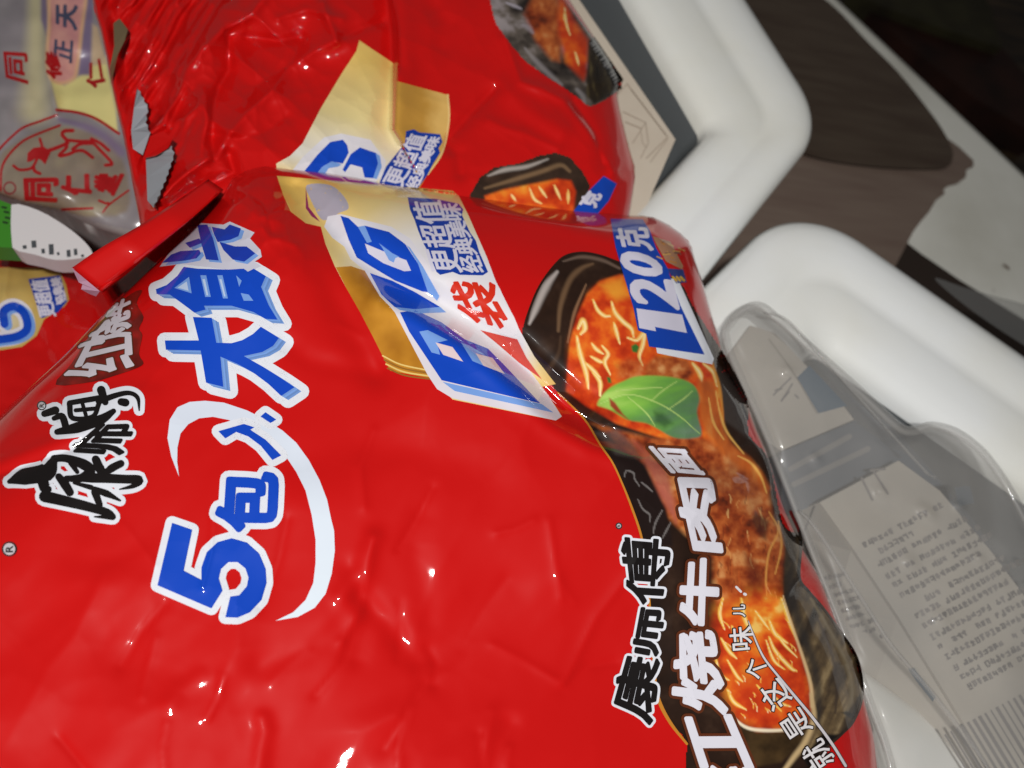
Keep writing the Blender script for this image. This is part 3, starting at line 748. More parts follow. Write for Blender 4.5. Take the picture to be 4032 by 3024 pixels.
# upper bowl: lacquer highlights
art.brush(B21([(150, 1140), (200, 1020), (290, 820), (390, 690)]), [6, 16, 20, 8], lin(190, 178, 172), 0.9, 0.85)
art.brush(B21([(440, 600), (600, 560), (780, 590), (930, 660)]), [4, 9, 9, 6], lin(120, 98, 84), 0.9, 0.8)
art.brush(B21([(400, 1200), (420, 980), (500, 760), (600, 660), (700, 620)]), [8, 14, 14, 6], lin(112, 84, 60), 0.9, 0.9)
art.brush(B21([(480, 1300), (540, 1040), (640, 800)]), [4, 8, 4], lin(150, 110, 80), 0.9, 0.8)
art.brush(B21([(300, 1560), (400, 1400), (420, 1250)]), [14, 10, 6], lin(78, 56, 40), 0.9, 0.7)
soup1 = B21([(470, 1720), (480, 1500), (500, 1300), (560, 1080), (650, 880), (760, 770), (930, 715), (1100, 740), (1300, 800), (1560, 1250), (1720, 1450), (1790, 1650), (1830, 1900), (1800, 2200), (1500, 2200), (900, 2000), (640, 1850)])
art.poly(soup1, soup, 4)
art.poly(B21([(500, 1700), (520, 1300), (590, 1080), (690, 880), (800, 800), (960, 770), (960, 1000), (760, 1100), (640, 1300), (640, 1650)]), soup, 20, 0.6)
art.poly(B21([(760, 800), (950, 740), (1010, 900), (900, 940)]), lin(232, 160, 50), 12, 0.7)
for nd in ([(700, 930), (740, 1020), (800, 1070), (850, 1070)], [(860, 950), (890, 1040), (960, 1120), (1030, 1180), (1050, 1250)], [(570, 1180), (610, 1110), (630, 1180), (590, 1230)], [(880, 1130), (900, 1200), (930, 1310)],
           [(680, 1420), (750, 1460), (780, 1470)], [(690, 1310), (730, 1360), (790, 1400)], [(780, 1330), (830, 1400), (800, 1470), (850, 1580)], [(1000, 1260), (1080, 1280), (1140, 1220), (1130, 1320), (1100, 1420), (1130, 1500)],
           [(560, 1250), (590, 1400), (640, 1560), (660, 1700)], [(700, 1560), (760, 1640), (760, 1760)], [(1560, 1480), (1620, 1560), (1640, 1640)], [(640, 1480), (700, 1540), (760, 1600)], [(1650, 1480), (1740, 1560), (1770, 1680)]):
    noodle(art, B21(nd), random.uniform(9, 14))
art.poly(B21([(1150, 1500), (1230, 1420), (1400, 1420), (1520, 1450), (1570, 1560), (1500, 1660), (1300, 1700), (1150, 1640)]), meat, 8)
art.poly(B21([(900, 1500), (1000, 1440), (1120, 1450), (1180, 1560), (1050, 1640), (920, 1600)]), meat, 10, 0.7)
for a in ([(1030, 1330), (1070, 1310), (1100, 1340), (1080, 1390), (1040, 1380)], [(820, 1600), (850, 1600), (860, 1650), (830, 1650)]): art.poly(B21(a), lin(58, 112, 44), 2)
art.poly(A21([(205, 690), (270, 745), (415, 930), (430, 1180), (330, 1110), (260, 1060), (240, 860)]), lin(62, 54, 50), 6)
art.brush(A21([(190, 690), (240, 860), (262, 1070)]), [6, 8, 5], lin(224, 150, 60), 0.8, 0.9)
# lower bowl
art.poly(B22([(640, 330), (900, 400), (1200, 470), (1640, 460), (1900, 560), (2212, 900), (2300, 1400), (2100, 1700), (1750, 1500), (1500, 1300), (1350, 1150), (1150, 700), (880, 640)]), meat, 8)
art.poly(B22([(640, 330), (720, 360), (1150, 700), (1330, 1080), (1390, 1400), (1140, 1400), (1040, 1080), (870, 680)]), lin(30, 18, 16), 5)
art.poly(B22([(720, 420), (900, 400), (1050, 520), (1120, 640), (900, 600)]), lin(92, 86, 84), 8, 0.8)
for a in ([(970, 800), (990, 750), (1050, 770), (1060, 820), (1100, 880)], [(1120, 850), (1170, 890), (1215, 930)], [(1090, 1000), (1130, 1080), (1190, 1130), (1190, 1190)], [(1220, 1290), (1240, 1200), (1300, 1090)], [(1300, 1330), (1370, 1200)]):
    art.brush(B22(a), [3, 5, 3], lin(112, 106, 104), 0.6)
art.poly(B22([(1040, 480), (1200, 600), (1340, 760), (1400, 1000), (1420, 1200), (1300, 1000), (1180, 740)]), lin(178, 96, 84), 8, 0.75)
art.poly(A22([(200, 0), (430, -60), (620, 100), (660, 240), (640, 480), (560, 620), (420, 700), (260, 700), (200, 500)]), meat, 10)
art.poly(B22([(1610, -40), (1740, -20), (1800, 180), (1830, 380), (1900, 520), (2050, 640), (2150, 760), (2230, 900), (2190, 960), (2000, 760), (1800, 590), (1690, 450), (1620, 300)]), lambda x, y: ramp(fbm(x * 1.5, y * 0.6, 40, 201), [(0, (150, 60, 24)), (0.5, (206, 104, 40)), (1, (236, 168, 84))]), 8, 0.95)
for a in ([(1760, 60), (1800, 260), (1860, 420), (2000, 600)], [(1700, 120), (1740, 330), (1830, 480)], [(1950, 620), (2060, 680), (2150, 800), (2200, 940)]): art.brush(B22(a), [3, 7, 4], lin(240, 186, 96), 0.8, 0.8)
for _ in range(46):
    x_, y_ = random.uniform(230, 620), random.uniform(-120, 600); an = random.uniform(1.1, 2.1); ln = random.uniform(30, 110)
    art.brush(A22([(x_, y_), (x_ + ln * 0.5 * math.cos(an) + random.uniform(-12, 12), y_ + ln * 0.5 * math.sin(an)), (x_ + ln * math.cos(an), y_ + ln * math.sin(an))]), [1.5, random.uniform(3, 7), 1.5], lin(*random.choice([(226, 160, 92), (92, 34, 18), (240, 190, 120), (196, 92, 40), (110, 44, 22)])), 0.9, 0.65)
art.poly(A22([(470, 0), (560, 60), (540, 180), (500, 160), (440, 60)]), lin(66, 26, 18), 6, 0.8)
art.poly(A22([(400, 260), (470, 320), (520, 420), (540, 560), (470, 640), (430, 520)]), lin(96, 34, 22), 10, 0.7)
for a in ([(560, 0), (620, 120), (560, 260), (540, 420), (545, 540)], [(620, 60), (640, 220), (600, 400)]): art.brush(A22(a), [4, 6, 4], lin(226, 160, 80), 0.8, 0.8)
soup2 = A22([(230, 640), (420, 600), (560, 590), (650, 560), (700, 700), (760, 860), (800, 1010), (835, 1150), (835, 1280), (780, 1360), (640, 1420), (480, 1410), (340, 1340), (270, 1180), (220, 960), (215, 780)])
art.poly(A22([(230, 560), (420, 520), (560, 500), (650, 520), (700, 700), (700, 900), (400, 900), (215, 860)]), soup, 30, 0.7)
art.poly(soup2, soup, 22)
art.poly(A22([(330, 1000), (520, 960), (640, 1100), (640, 1250), (480, 1330), (380, 1280)]), lin(202, 62, 24), 40, 0.6)
for nd in ([(560, 700), (600, 790), (680, 850)], [(610, 790), (660, 860), (740, 940)], [(560, 810), (600, 900), (700, 1010), (740, 1030)], [(540, 830), (590, 960), (660, 1020)], [(215, 950), (240, 1050), (300, 1090)],
           [(250, 820), (300, 900), (350, 950)], [(290, 960), (350, 1060), (390, 1100)], [(290, 1150), (330, 1230), (410, 1280)], [(480, 1120), (540, 1190), (640, 1290)], [(470, 640), (560, 760)], [(640, 560), (690, 700), (740, 830)],
           [(320, 740), (350, 840), (420, 900)], [(380, 560), (400, 680), (440, 780)], [(260, 560), (240, 660), (270, 760)], [(580, 1180), (640, 1240), (700, 1260)]):
    noodle(art, A22(nd), random.uniform(7, 11), (250, 200, 84))
for _ in range(26):
    cx_, cy_ = random.uniform(240, 760), random.uniform(640, 1340)
    an = random.uniform(0.5, 1.4); ln = random.uniform(30, 80)
    noodle(art, A22([(cx_, cy_), (cx_ + ln * math.cos(an) * 0.5 + 8, cy_ + ln * math.sin(an) * 0.5), (cx_ + ln * math.cos(an), cy_ + ln * math.sin(an))]), random.uniform(2.5, 4.5), (244, 176, 70))
# bowl wall and rims
wall = A22([(660, 0), (765, 170), (755, 420), (820, 520), (900, 610), (1010, 760), (1130, 950), (1165, 1180), (1110, 1350), (1030, 1440), (900, 1560), (850, 1620), (800, 1500), (850, 1300), (845, 1150), (790, 960), (710, 720), (650, 540), (665, 260)])
art.poly(wall, bark(0.9, 0.4), 4)
art.brush(A22([(700, 20), (720, 260), (700, 500), (760, 740), (850, 980), (880, 1200), (870, 1380)]), [20, 26, 24, 22, 20], lin(46, 42, 40), 0.9, 0.75)
art.brush(A22([(830, 560), (960, 780), (1060, 980), (1100, 1180), (1060, 1300)]), [6, 12, 16, 14, 8], lin(128, 112, 84), 0.95, 0.75)
art.brush(A22([(880, 700), (960, 900), (1000, 1100), (990, 1300)]), [6, 10, 10, 6], lin(58, 44, 38), 0.9, 0.7)
art.poly(A22([(1165, 1180), (1110, 1350), (1030, 1300), (1060, 1290), (1100, 1300), (1130, 1200)]), lin(38, 34, 34), 3, 0.9)
art.poly(A22([(900, 1440), (1030, 1440), (900, 1560), (820, 1659), (780, 1600)]), lin(20, 16, 14), 4)
art.poly(A22([(300, 1330), (480, 1430), (700, 1420), (800, 1380), (780, 1480), (640, 1620), (430, 1659), (330, 1500)]), lambda x, y: ramp(fbm(x, y, 30, 77), [(0, (34, 22, 10)), (1, (84, 62, 34))]), 5)
art.brush(A22([(650, 540), (700, 710), (785, 960), (830, 1120), (840, 1260)]), [3, 6, 8, 9, 10], lin(222, 190, 140), 0.9, 0.95)
art.brush(A22([(830, 1180), (850, 1330), (800, 1480), (720, 1590), (640, 1700)]), [8, 14, 16, 14, 10], lin(206, 176, 128), 0.9, 0.95)
art.brush(A22([(300, 1300), (400, 1390), (520, 1415), (680, 1410), (760, 1380)]), [4, 8, 9, 7, 4], lin(246, 232, 200), 0.8, 0.95)
# basil leaf
leaf = smooth(B22([(735, 180), (770, 110), (850, 30), (950, -20), (1100, -70), (1380, -60), (1560, 0), (1620, 120), (1600, 250), (1640, 430), (1560, 470), (1400, 465), (1260, 390), (1160, 340), (1000, 310), (860, 230), (780, 200)]), 4, True)
def leafc(x, y):
    f = (x - 1290) / 230 * 0.6 + (y - 820) / 300 + (fbm(x * 0.5 + y, y, 26, 83) - 0.5) * 0.5
    return ramp(f, [(0, (176, 212, 104)), (0.25, (136, 190, 74)), (0.5, (108, 164, 70)), (0.75, (92, 132, 84)), (1, (104, 126, 108))])  # greyer right end has film glare painted into the green
art.poly(leaf, leafc, 3)
for a in ([(760, 170), (1000, 90), (1250, 160), (1450, 280), (1620, 430)], [(900, 60), (1100, 40), (1300, 30)], [(1000, 110), (1160, 250), (1240, 370)], [(1200, 150), (1300, 60), (1420, -20)], [(1350, 220), (1480, 130), (1560, 60)]):
    art.brush(B22(a), [2, 4, 2], lin(186, 214, 120), 0.8, 0.8)
art.poly(B22([(1230, 240), (1300, 250), (1390, 340), (1320, 380), (1240, 330)]), lin(44, 76, 42), 8, 0.7)
art.poly(B22([(840, 120), (890, 160), (960, 260), (1010, 310), (900, 240), (850, 190)]), lin(150, 62, 34), 3)
p = Print(S1, 0.00015); p.grid(region, 2.6, art, 0); p.done('printed_bowl_art', bag)
# edges of the bowls
for pts_, w_, c_ in ((edge_l[1:-1], [5, 7, 8, 8, 7, 6, 5, 5, 5, 5, 4, 4, 4, 4, 3], lin(196, 128, 44)), (B21([(98, 1220), (130, 1080), (220, 850), (330, 680), (450, 560), (600, 525), (760, 550), (930, 612), (1060, 660)]), 5, lin(44, 24, 16)), (edge_r[:4], 7, lin(52, 48, 46)), (edge_r[3:12], 6, lin(50, 36, 28))):
    p = Print(S1); p.stroke(pts_, w_, c_, 0.5); p.done('printed_bowl_edge', bag)


# ---- BIG panel
p = Print(S1)
panel = B11([(180, -140), (240, 40), (300, 170), (430, 270), (560, 300), (600, 450), (680, 640), (780, 830), (900, 1040), (1020, 1270), (1110, 1450), (1160, 1545), (1540, 1615)]) + A11([(720, 930), (1390, 1066), (1430, 1040), (1340, 900), (1290, 850), (1390, 830), (1350, 780), (1250, 650), (1200, 560), (1150, 470), (1130, 420), (1040, 240), (1000, 160), (940, 0)]) + B11([(1830, 190), (1750, 30), (1700, -10)])
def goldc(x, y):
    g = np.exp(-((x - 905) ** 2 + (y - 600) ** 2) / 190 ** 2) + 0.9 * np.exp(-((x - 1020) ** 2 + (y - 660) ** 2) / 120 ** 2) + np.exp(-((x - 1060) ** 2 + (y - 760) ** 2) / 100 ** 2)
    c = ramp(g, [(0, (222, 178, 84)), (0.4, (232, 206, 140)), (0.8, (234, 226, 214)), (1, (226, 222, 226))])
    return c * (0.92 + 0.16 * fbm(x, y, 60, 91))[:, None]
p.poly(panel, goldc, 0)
p.poly(B11([(690, 650), (820, 640), (970, 690), (1080, 900), (1200, 1040), (1330, 1270), (1540, 1615), (1160, 1545), (1110, 1450), (1020, 1270), (900, 1040), (780, 830)]),
       lambda x, y: ramp(fbm(x, y, 70, 95), [(0.2, (164, 104, 24)), (0.7, (206, 142, 44)), (1, (220, 164, 70))]), 0.3)
for k_ in range(4): p.stroke(B11([(1095 + k_ * 14, 1415 + k_ * 36), (1250 + k_ * 14, 1490 + k_ * 32), (1480 + k_ * 14, 1540 + k_ * 26)]), 3.2, lin(232, 200, 120) if k_ % 2 == 0 else lin(150, 100, 40), 0.5)
p.poly(smooth(B11([(440, -60), (470, 60), (560, 230), (640, 230), (720, 180), (800, 140), (760, 40), (640, -60)]), 4, True), lin(176, 168, 182), 0.3)  # grey-purple reflection of the rear bag painted onto the panel
p.poly(B11([(430, -40), (455, 130), (555, 260), (480, 210), (430, 140)]), lin(146, 40, 92), 0.6)
# white backing of the letters
back = B11([(590, 300), (620, 210), (730, 190), (930, 240), (1170, 300), (1330, 400), (1470, 600), (1600, 900), (1580, 950), (1300, 900), (1500, 1030), (1660, 1140), (1900, 1290), (2100, 1440)]) + A11([(1180, 690), (1340, 900), (1428, 1040), (1390, 1066), (720, 922), (620, 862), (560, 772), (470, 602), (340, 352), (250, 262), (150, 92), (60, 20), (20, -60), (-60, -120)])
p.poly(back, lambda x, y: ramp((y - 480) / 400, [(0, (226, 222, 230)), (1, (222, 214, 222))]), 1)
# G
p.poly(B11([(730, 205), (800, 225), (880, 300), (940, 290), (1150, 345), (1290, 450), (1400, 620), (1485, 865), (1440, 860), (1200, 765), (990, 640), (870, 565), (800, 410)]), BLUE, 2)
p.poly(B11([(1300, 455), (1330, 480), (1440, 640), (1585, 900), (1565, 940), (1485, 865), (1400, 620)]), LBLUE, 2.1)
p.poly(B11([(940, 445), (1060, 495), (1180, 545), (1300, 590), (1340, 680), (1280, 685), (1100, 615), (970, 530)]), LILAC, 3)
p.poly(B11([(1060, 440), (1090, 480), (1150, 590), (1190, 610), (1205, 570), (1240, 560), (1180, 530)]), LBLUE, 3.3)
p.poly(B11([(880, 300), (940, 290), (1000, 430), (960, 440)]), LBLUE, 3.1)
# I
p.poly(A11([(185, 110), (330, 160), (480, 235), (640, 330), (480, 345), (345, 330), (260, 250)]), BLUE, 2)
p.poly(A11([(345, 330), (480, 345), (640, 330), (680, 365), (500, 372), (380, 350)]), LBLUE, 2)
# B
p.poly(A11([(380, 365), (480, 350), (650, 430), (800, 540), (950, 600), (1050, 700), (1290, 955), (650, 805), (540, 640), (440, 490)]), BLUE, 2)
p.poly(A11([(655, 815), (1300, 960), (1375, 1015), (735, 875)]), LBLUE, 2)
for a in ([(505, 490), (560, 480), (690, 545), (620, 562), (640, 640), (585, 625)], [(775, 560), (830, 580), (930, 640), (875, 632), (920, 710), (850, 680)]): p.poly(A11(a), LBLUE, 3)
for a in ([(610, 560), (720, 590), (790, 685), (660, 640)], [(870, 630), (980, 660), (1060, 765), (920, 710)]): p.poly(A11(a), lin(226, 204, 206), 3.4)
p.done('printed_big_panel', bag)
# small text block
p = Print(S1)
p.poly(B11([(1310, 45), (1560, 60), (1750, 100), (1790, 150), (1780, 200), (1850, 350), (1900, 420), (1930, 520), (2005, 690), (1960, 720), (1760, 715), (1700, 690), (1590, 715), (1560, 690), (1500, 540), (1450, 450), (1400, 330), (1370, 240), (1330, 150)]), lin(20, 60, 160), 3)
big_label(p, B11, [('更超值', [(1790, 700), (1595, 65), (1340, 75), (1525, 690)]), ('经典美味', [(1975, 695), (1745, 95), (1590, 95), (1795, 700)])], 4)
p.done('printed_slogan', bag)
p = Print(S1)
p.poly(smooth(B11([(1640, 760), (1760, 735), (1900, 745), (2050, 775), (2110, 840), (2150, 950), (2230, 1080), (2260, 1200), (2190, 1250), (2050, 1180), (1900, 1060), (1780, 960), (1690, 860)]), 3, True), lin(232, 226, 230), 2.5)
p.glyph('袋', B11([(2200, 1200), (2060, 790), (1650, 770), (1790, 1090)]), lin(214, 46, 24), 4, bold=5.5)
p.poly(A11([(900, 480), (1060, 520), (1140, 540), (1200, 660), (1300, 800), (1150, 690), (1000, 560)]), lin(206, 70, 58), 3.2)  # red reflection in the crease, painted as a patch
p.done('printed_red_character', bag)

# ---- 120 label
p = Print(S1)
p.poly(B21([(1350, 740), (1440, 765), (1745, 1440), (1730, 1490), (1255, 1392), (1240, 1320)]), WHITE, 4)
p.poly(B21([(850, 230), (1130, 235), (1190, 330), (1245, 480), (1345, 660), (1385, 780), (1455, 980), (1665, 1405), (1185, 1335), (1160, 1225), (1090, 1195), (1050, 1000), (960, 700), (895, 480)]), lin(18, 66, 172), 4.5)
p.poly(B21([(1075, 1005), (1470, 1060), (1512, 1218), (1235, 1165), (1245, 1203), (1100, 1175)]), LILAC, 6)
p.glyph('2', B21([(1435, 1005), (1375, 775), (1000, 730), (1060, 945)]), LILAC, 6, bold=8)
p.glyph('0', B21([(1325, 735), (1235, 570), (930, 505), (975, 680)]), LILAC, 6, bold=9)
p.glyph('克', B21([(1220, 505), (1165, 310), (890, 315), (925, 465)]), LILAC, 6, bold=4)
p.poly(B21([(1215, 380), (1370, 430), (1480, 640), (1470, 670), (1330, 600), (1240, 440)]), lin(176, 128, 96), 4)
for _ in range(14):
    x_, y_ = random.uniform(1250, 1440), random.uniform(420, 640)
    p.stroke(B21([(x_, y_), (x_ + random.uniform(20, 60), y_ + random.uniform(-10, 25))]), random.uniform(2, 4), lin(*random.choice([(210, 160, 90), (130, 92, 80), (196, 130, 60)])), 5, sm=0)
p.poly(B21([(1340, 660), (1480, 670), (1510, 780), (1420, 790), (1385, 740)]), lin(44, 62, 130), 4.2)
for k_ in range(3): p.stroke(B21([(1390 + 34 * k_, 735), (1420 + 34 * k_, 765)]), 5, lin(214, 170, 60), 5, sm=0)
p.done('printed_weight_label', bag)

# ---- 5 pack lettering
def outlined(p, pts, col, ow, fn, lay=2, ext=None, sm=0):
    P = fn(pts)
    if sm: P = smooth(P, sm, True)
    if ext:
        E_ = [(x + ext[0], y + ext[1]) for x, y in P]
        p.outline(E_, ow * 2, WHITE, lay)
        for k_ in range(1, 5):
            q_ = [(x + ext[0] * k_ / 4, y + ext[1] * k_ / 4) for x, y in P]
            p.poly(q_, tuple(np.array(LBLUE) * (0.72 + 0.28 * (k_ % 3) / 2)), lay + 3 - 0.2 * k_)
    p.outline(P, ow * 2, WHITE, lay + 0.1)
    p.poly(P, WHITE, lay + 0.3)
    p.poly(P, col, lay + 4)
p = Print(S1)
sw = A01([(1160, 1430), (1110, 1300), (1085, 1180), (1100, 1060), (1150, 980), (1230, 945), (1330, 938), (1450, 950), (1600, 1000), (1700, 1050), (1830, 1130), (1920, 1210), (2000, 1320), (2070, 1450), (2120, 1580), (2145, 1700)]) \
    + A02([(2165, 120), (2170, 250), (2150, 400), (2110, 530), (2040, 620), (1930, 680), (1785, 705), (1900, 650), (1980, 570), (2030, 460), (2045, 330), (2045, 180), (2020, 20)]) + A01([(1980, 1520), (1920, 1400), (1860, 1310), (1780, 1230), (1680, 1150), (1560, 1090), (1480, 1062), (1380, 1042), (1290, 1052), (1220, 1090), (1170, 1150), (1150, 1240), (1148, 1330)])
p.poly(sw, lambda x, y: ramp((y - 880) / 450 + 0.3 * fbm(x, y, 50, 7), [(0, (216, 222, 236)), (1, (222, 232, 242))]), 0)
five = [(1115, 70), (1245, 115), (1190, 380), (1305, 440), (1305, 360), (1340, 260), (1410, 195), (1500, 170), (1600, 198), (1680, 270), (1722, 370), (1727, 460), (1695, 570), (1620, 650), (1540, 685), (1460, 682), (1492, 548), (1550, 540), (1600, 480), (1610, 425), (1590, 365), (1540, 325), (1480, 325), (1432, 370), (1418, 430), (1442, 510), (1370, 625), (1020, 475)]
outlined(p, five, BLUE, 14.5, A02, 1)
outlined(p, [(1415, 1135), (1580, 1088), (1648, 1110), (1622, 1126), (1720, 1190), (1822, 1292), (1765, 1322), (1690, 1230), (1610, 1170), (1530, 1140), (1460, 1182)], BLUE, 14.5, A01, 1)
outlined(p, [(1720, 1012), (1790, 1060), (1752, 1082), (1688, 1040)], BLUE, 13.5, A01, 1)
p.glyph('包', A01([(1775, 1775), (1790, 1415), (1430, 1415), (1405, 1770)]), BLUE, 7, bold=13, out=(26, WHITE, 1.2))
p.done('printed_five_pack_lettering', bag)
p = Print(S1)
EX = (15, 9)
da = [(1250, 395), (1372, 400), (1402, 562), (1500, 565), (1570, 545), (1640, 505), (1690, 458), (1808, 530), (1770, 582), (1700, 622), (1580, 648), (1700, 715), (1820, 790), (1908, 850), (1822, 907), (1740, 830), (1640, 755), (1540, 700), (1428, 652), (1447, 848), (1335, 820), (1300, 612), (1075, 607), (1068, 547), (1288, 547)]
outlined(p, da, BLUE, 17, A01, 1, EX)
shi = [(1010, 215), (1080, 188), (1150, 128), (1190, 70), (1280, 82), (1480, 88), (1580, 82), (1605, 102), (1645, 82), (1722, 130), (1692, 200), (1742, 320), (1798, 412), (1720, 407), (1640, 362), (1500, 322), (1322, 322), (1332, 347), (1260, 367), (1170, 300), (1100, 250), (1015, 246)]
outlined(p, shi, BLUE, 16, A01, 1.5, EX)
for a in ([(1130, 207), (1225, 135), (1242, 242)], [(1298, 125), (1336, 125), (1366, 265), (1330, 265)], [(1408, 125), (1442, 125), (1477, 275), (1445, 275)], [(1530, 125), (1566, 160), (1550, 200)], [(1560, 240), (1612, 250), (1642, 290), (1580, 290)]):
    p.poly(A01(a), LBLUE, 7)
for a in ([(1150, 205), (1210, 165), (1222, 225)], [(1312, 150), (1328, 150), (1350, 255), (1338, 255)], [(1422, 150), (1436, 150), (1462, 262), (1452, 262)]): p.poly(A01(a), lin(190, 208, 236), 7.4)
dai = [[(1705, 285), (1790, 280), (1840, 400), (1890, 592), (1780, 582), (1740, 450)], [(1830, 300), (1940, 322), (1985, 280), (2082, 315), (2060, 382), (1990, 412), (1880, 432), (1850, 370)],
       [(1895, 430), (2030, 470), (2130, 470), (2205, 530), (2110, 602), (2010, 582), (1930, 500)], [(1600, 440), (1722, 400), (1745, 440), (1640, 482)], [(1480, 540), (1560, 510), (1722, 500), (1735, 530), (1700, 572), (1600, 592), (1400, 612)]]
p.poly(B01([(1560, 425), (1720, 268), (1930, 282), (1985, 255), (2200, 350), (2160, 402), (2250, 500), (2262, 560), (2200, 602), (2255, 640), (2140, 692), (2090, 662), (1980, 672), (1730, 642), (1560, 622), (1380, 645), (1480, 500)]), lin(206, 204, 218), 4.2)
for k_, a in enumerate(dai):
    P_ = B01(a); p.poly([(x + 7, y + 5) for x, y in P_], LBLUE, 6 + 0.1 * k_); p.poly(P_, lin(28, 58, 170), 7 + 0.1 * k_)
p.done('printed_big_pack_lettering', bag)

# ---- black brand lettering, twice
brand = [
    ([(60, 1462), (150, 1432), (300, 1400), (345, 1330)], [26, 92, 104, 50]), ([(350, 1312), (430, 1312), (540, 1350), (585, 1392), (520, 1440), (430, 1442)], [40, 44, 60, 58, 46, 34]), ([(268, 1430), (290, 1500), (312, 1512)], [60, 62, 40]),
    ([(380, 1430), (420, 1480), (452, 1532)], [40, 52, 46]), ([(430, 1442), (600, 1438), (800, 1446), (900, 1452), (862, 1490), (775, 1512)], [30, 56, 50, 52, 28, 8]), ([(620, 1318), (652, 1385), (700, 1402)], [46, 54, 20]), ([(782, 1345), (720, 1378), (655, 1432)], [42, 46, 22]),
    ([(610, 1512), (690, 1540), (778, 1585)], [34, 40, 12]), ([(615, 1530), (645, 1612)], [44, 36]), ([(290, 1558), (420, 1588), (560, 1622), (690, 1662), (728, 1690)], [66, 60, 54, 46, 40]), ([(722, 1692), (612, 1690)], [34, 8]), ([(460, 1340), (500, 1400)], [34, 24]), ([(480, 1470), (590, 1500)], [18, 30]),
    ([(370, 1140), (500, 1112), (650, 1062), (735, 1005)], [34, 62, 58, 30]), ([(288, 1022), (358, 1000)], [38, 46]), ([(350, 1052), (402, 1040), (432, 1130)], [28, 40, 40]), ([(450, 958), (470, 1050), (600, 1040), (640, 958)], [32, 30, 26, 28]), ([(490, 1000), (625, 988)], [24, 24]), ([(535, 960), (560, 1046)], [22, 22]), ([(450, 952), (640, 920)], [30, 32]),
    ([(655, 868), (682, 948)], [48, 36]), ([(640, 942), (760, 900), (840, 888), (892, 920), (902, 1000)], [36, 30, 26, 24, 8]), ([(785, 945), (812, 950)], [42, 46]),
]
def put_brand(p, fn, sc_):
    for k_, (st, w) in enumerate(brand): p.stroke(fn(st), [x * sc_ + 21 * max(sc_ * 3, 0.6) for x in w], WHITE, 1 + 0.05 * k_)
    for k_, (st, w) in enumerate(brand): p.stroke(fn(st), [x * sc_ * 1.16 for x in w], BLACK, 4 + 0.05 * k_)
p = Print(S1)
put_brand(p, A01, 1 / 3.0)
p.glyph('师', A01([(790, 1285), (880, 1085), (640, 1095), (440, 1262)]), BLACK, 7, bold=6.5, out=(14, WHITE, 2.6))
for cx_, cy_, r_ in ((90, 876, 9), (20, 1186, 15), (1337, 1136, 6)):
    p.stroke([(cx_ + r_ * math.cos(a), cy_ + r_ * math.sin(a)) for a in np.linspace(0, 2 * math.pi, 14)[:-1]], 2.6, lin(50, 44, 44), 2, closed=True, sm=3)
    p.poly([(cx_ + r_ * 0.86 * math.cos(a), cy_ + r_ * 0.86 * math.sin(a)) for a in np.linspace(0, 2 * math.pi, 19)[:-1]], lin(196, 190, 194), 1.5)
    p.glyph('R', [(cx_ + r_ * 0.5, cy_ + r_ * 0.45), (cx_ + r_ * 0.5, cy_ - r_ * 0.45), (cx_ - r_ * 0.5, cy_ - r_ * 0.45), (cx_ - r_ * 0.5, cy_ + r_ * 0.45)], lin(50, 44, 44), 3, bold=r_ * 0.08)
p.done('printed_brand_lettering', bag)
# second setting of the brand beside the bowl
p = Print(S1)
for ch, q in (('康', BZ([(650, 1285), (735, 730), (420, 690), (290, 1120)])), ('师', BZ([(700, 690), (770, 290), (560, 280), (490, 650)])), ('傅', A12([(2070, 600), (2145, 190), (1805, 160), (1870, 590)]))):
    p.glyph(ch, q, BLACK, 7, bold=6.5 if ch != '傅' else 5, out=(11, WHITE, 2.6))
p.done('printed_brand_lettering', bag)

# ---- flavour lettering: white with brown edge
FW = lin(224, 222, 232)
p = Print(S1)
for ch, q, fn in (('红', [(1660, 1960), (1335, 1210), (900, 1215), (1130, 1960)], BZ), ('烧', [(1310, 1190), (1185, 480), (880, 485), (835, 1120)], BZ), ('牛', [(1215, 430), (1225, -140), (930, -140), (895, 395)], BZ),
                  ('肉', [(1810, 1445), (1720, 830), (1395, 820), (1535, 1420)], B22), ('面', [(1670, 790), (1480, 560), (1190, 545), (1380, 760)], B22)):
    p.glyph(ch, fn(q), FW, 6, bold=9 if ch != '面' else 5, out=(13, BROWN, 5))
p.done('printed_flavour_lettering', bag)
p = Print(S1)
p.poly(smooth(B01([(480, 1665), (620, 1480), (780, 1230), (960, 1030), (1130, 880), (1230, 850), (1180, 960), (1240, 1080), (1200, 1180), (1230, 1240), (1200, 1400), (1240, 1480), (1160, 1530), (980, 1590), (800, 1640)]), 3, True), lambda x, y: ramp(fbm(x, y, 26, 61), [(0, (60, 14, 12)), (0.6, (120, 30, 22)), (1, (176, 30, 24))]), 1)
for ch, q in (('红', [(1150, 1500), (1130, 1240), (700, 1340), (520, 1650)]), ('烧', [(1130, 1230), (1120, 1020), (900, 1120), (640, 1380)]), ('牛', [(1120, 1010), (1120, 900), (980, 980), (900, 1100)])):
    p.glyph(ch, B01(q), lin(206, 198, 206), 6, bold=5, out=(5, BROWN, 4))
p.done('printed_flavour_lettering', bag)
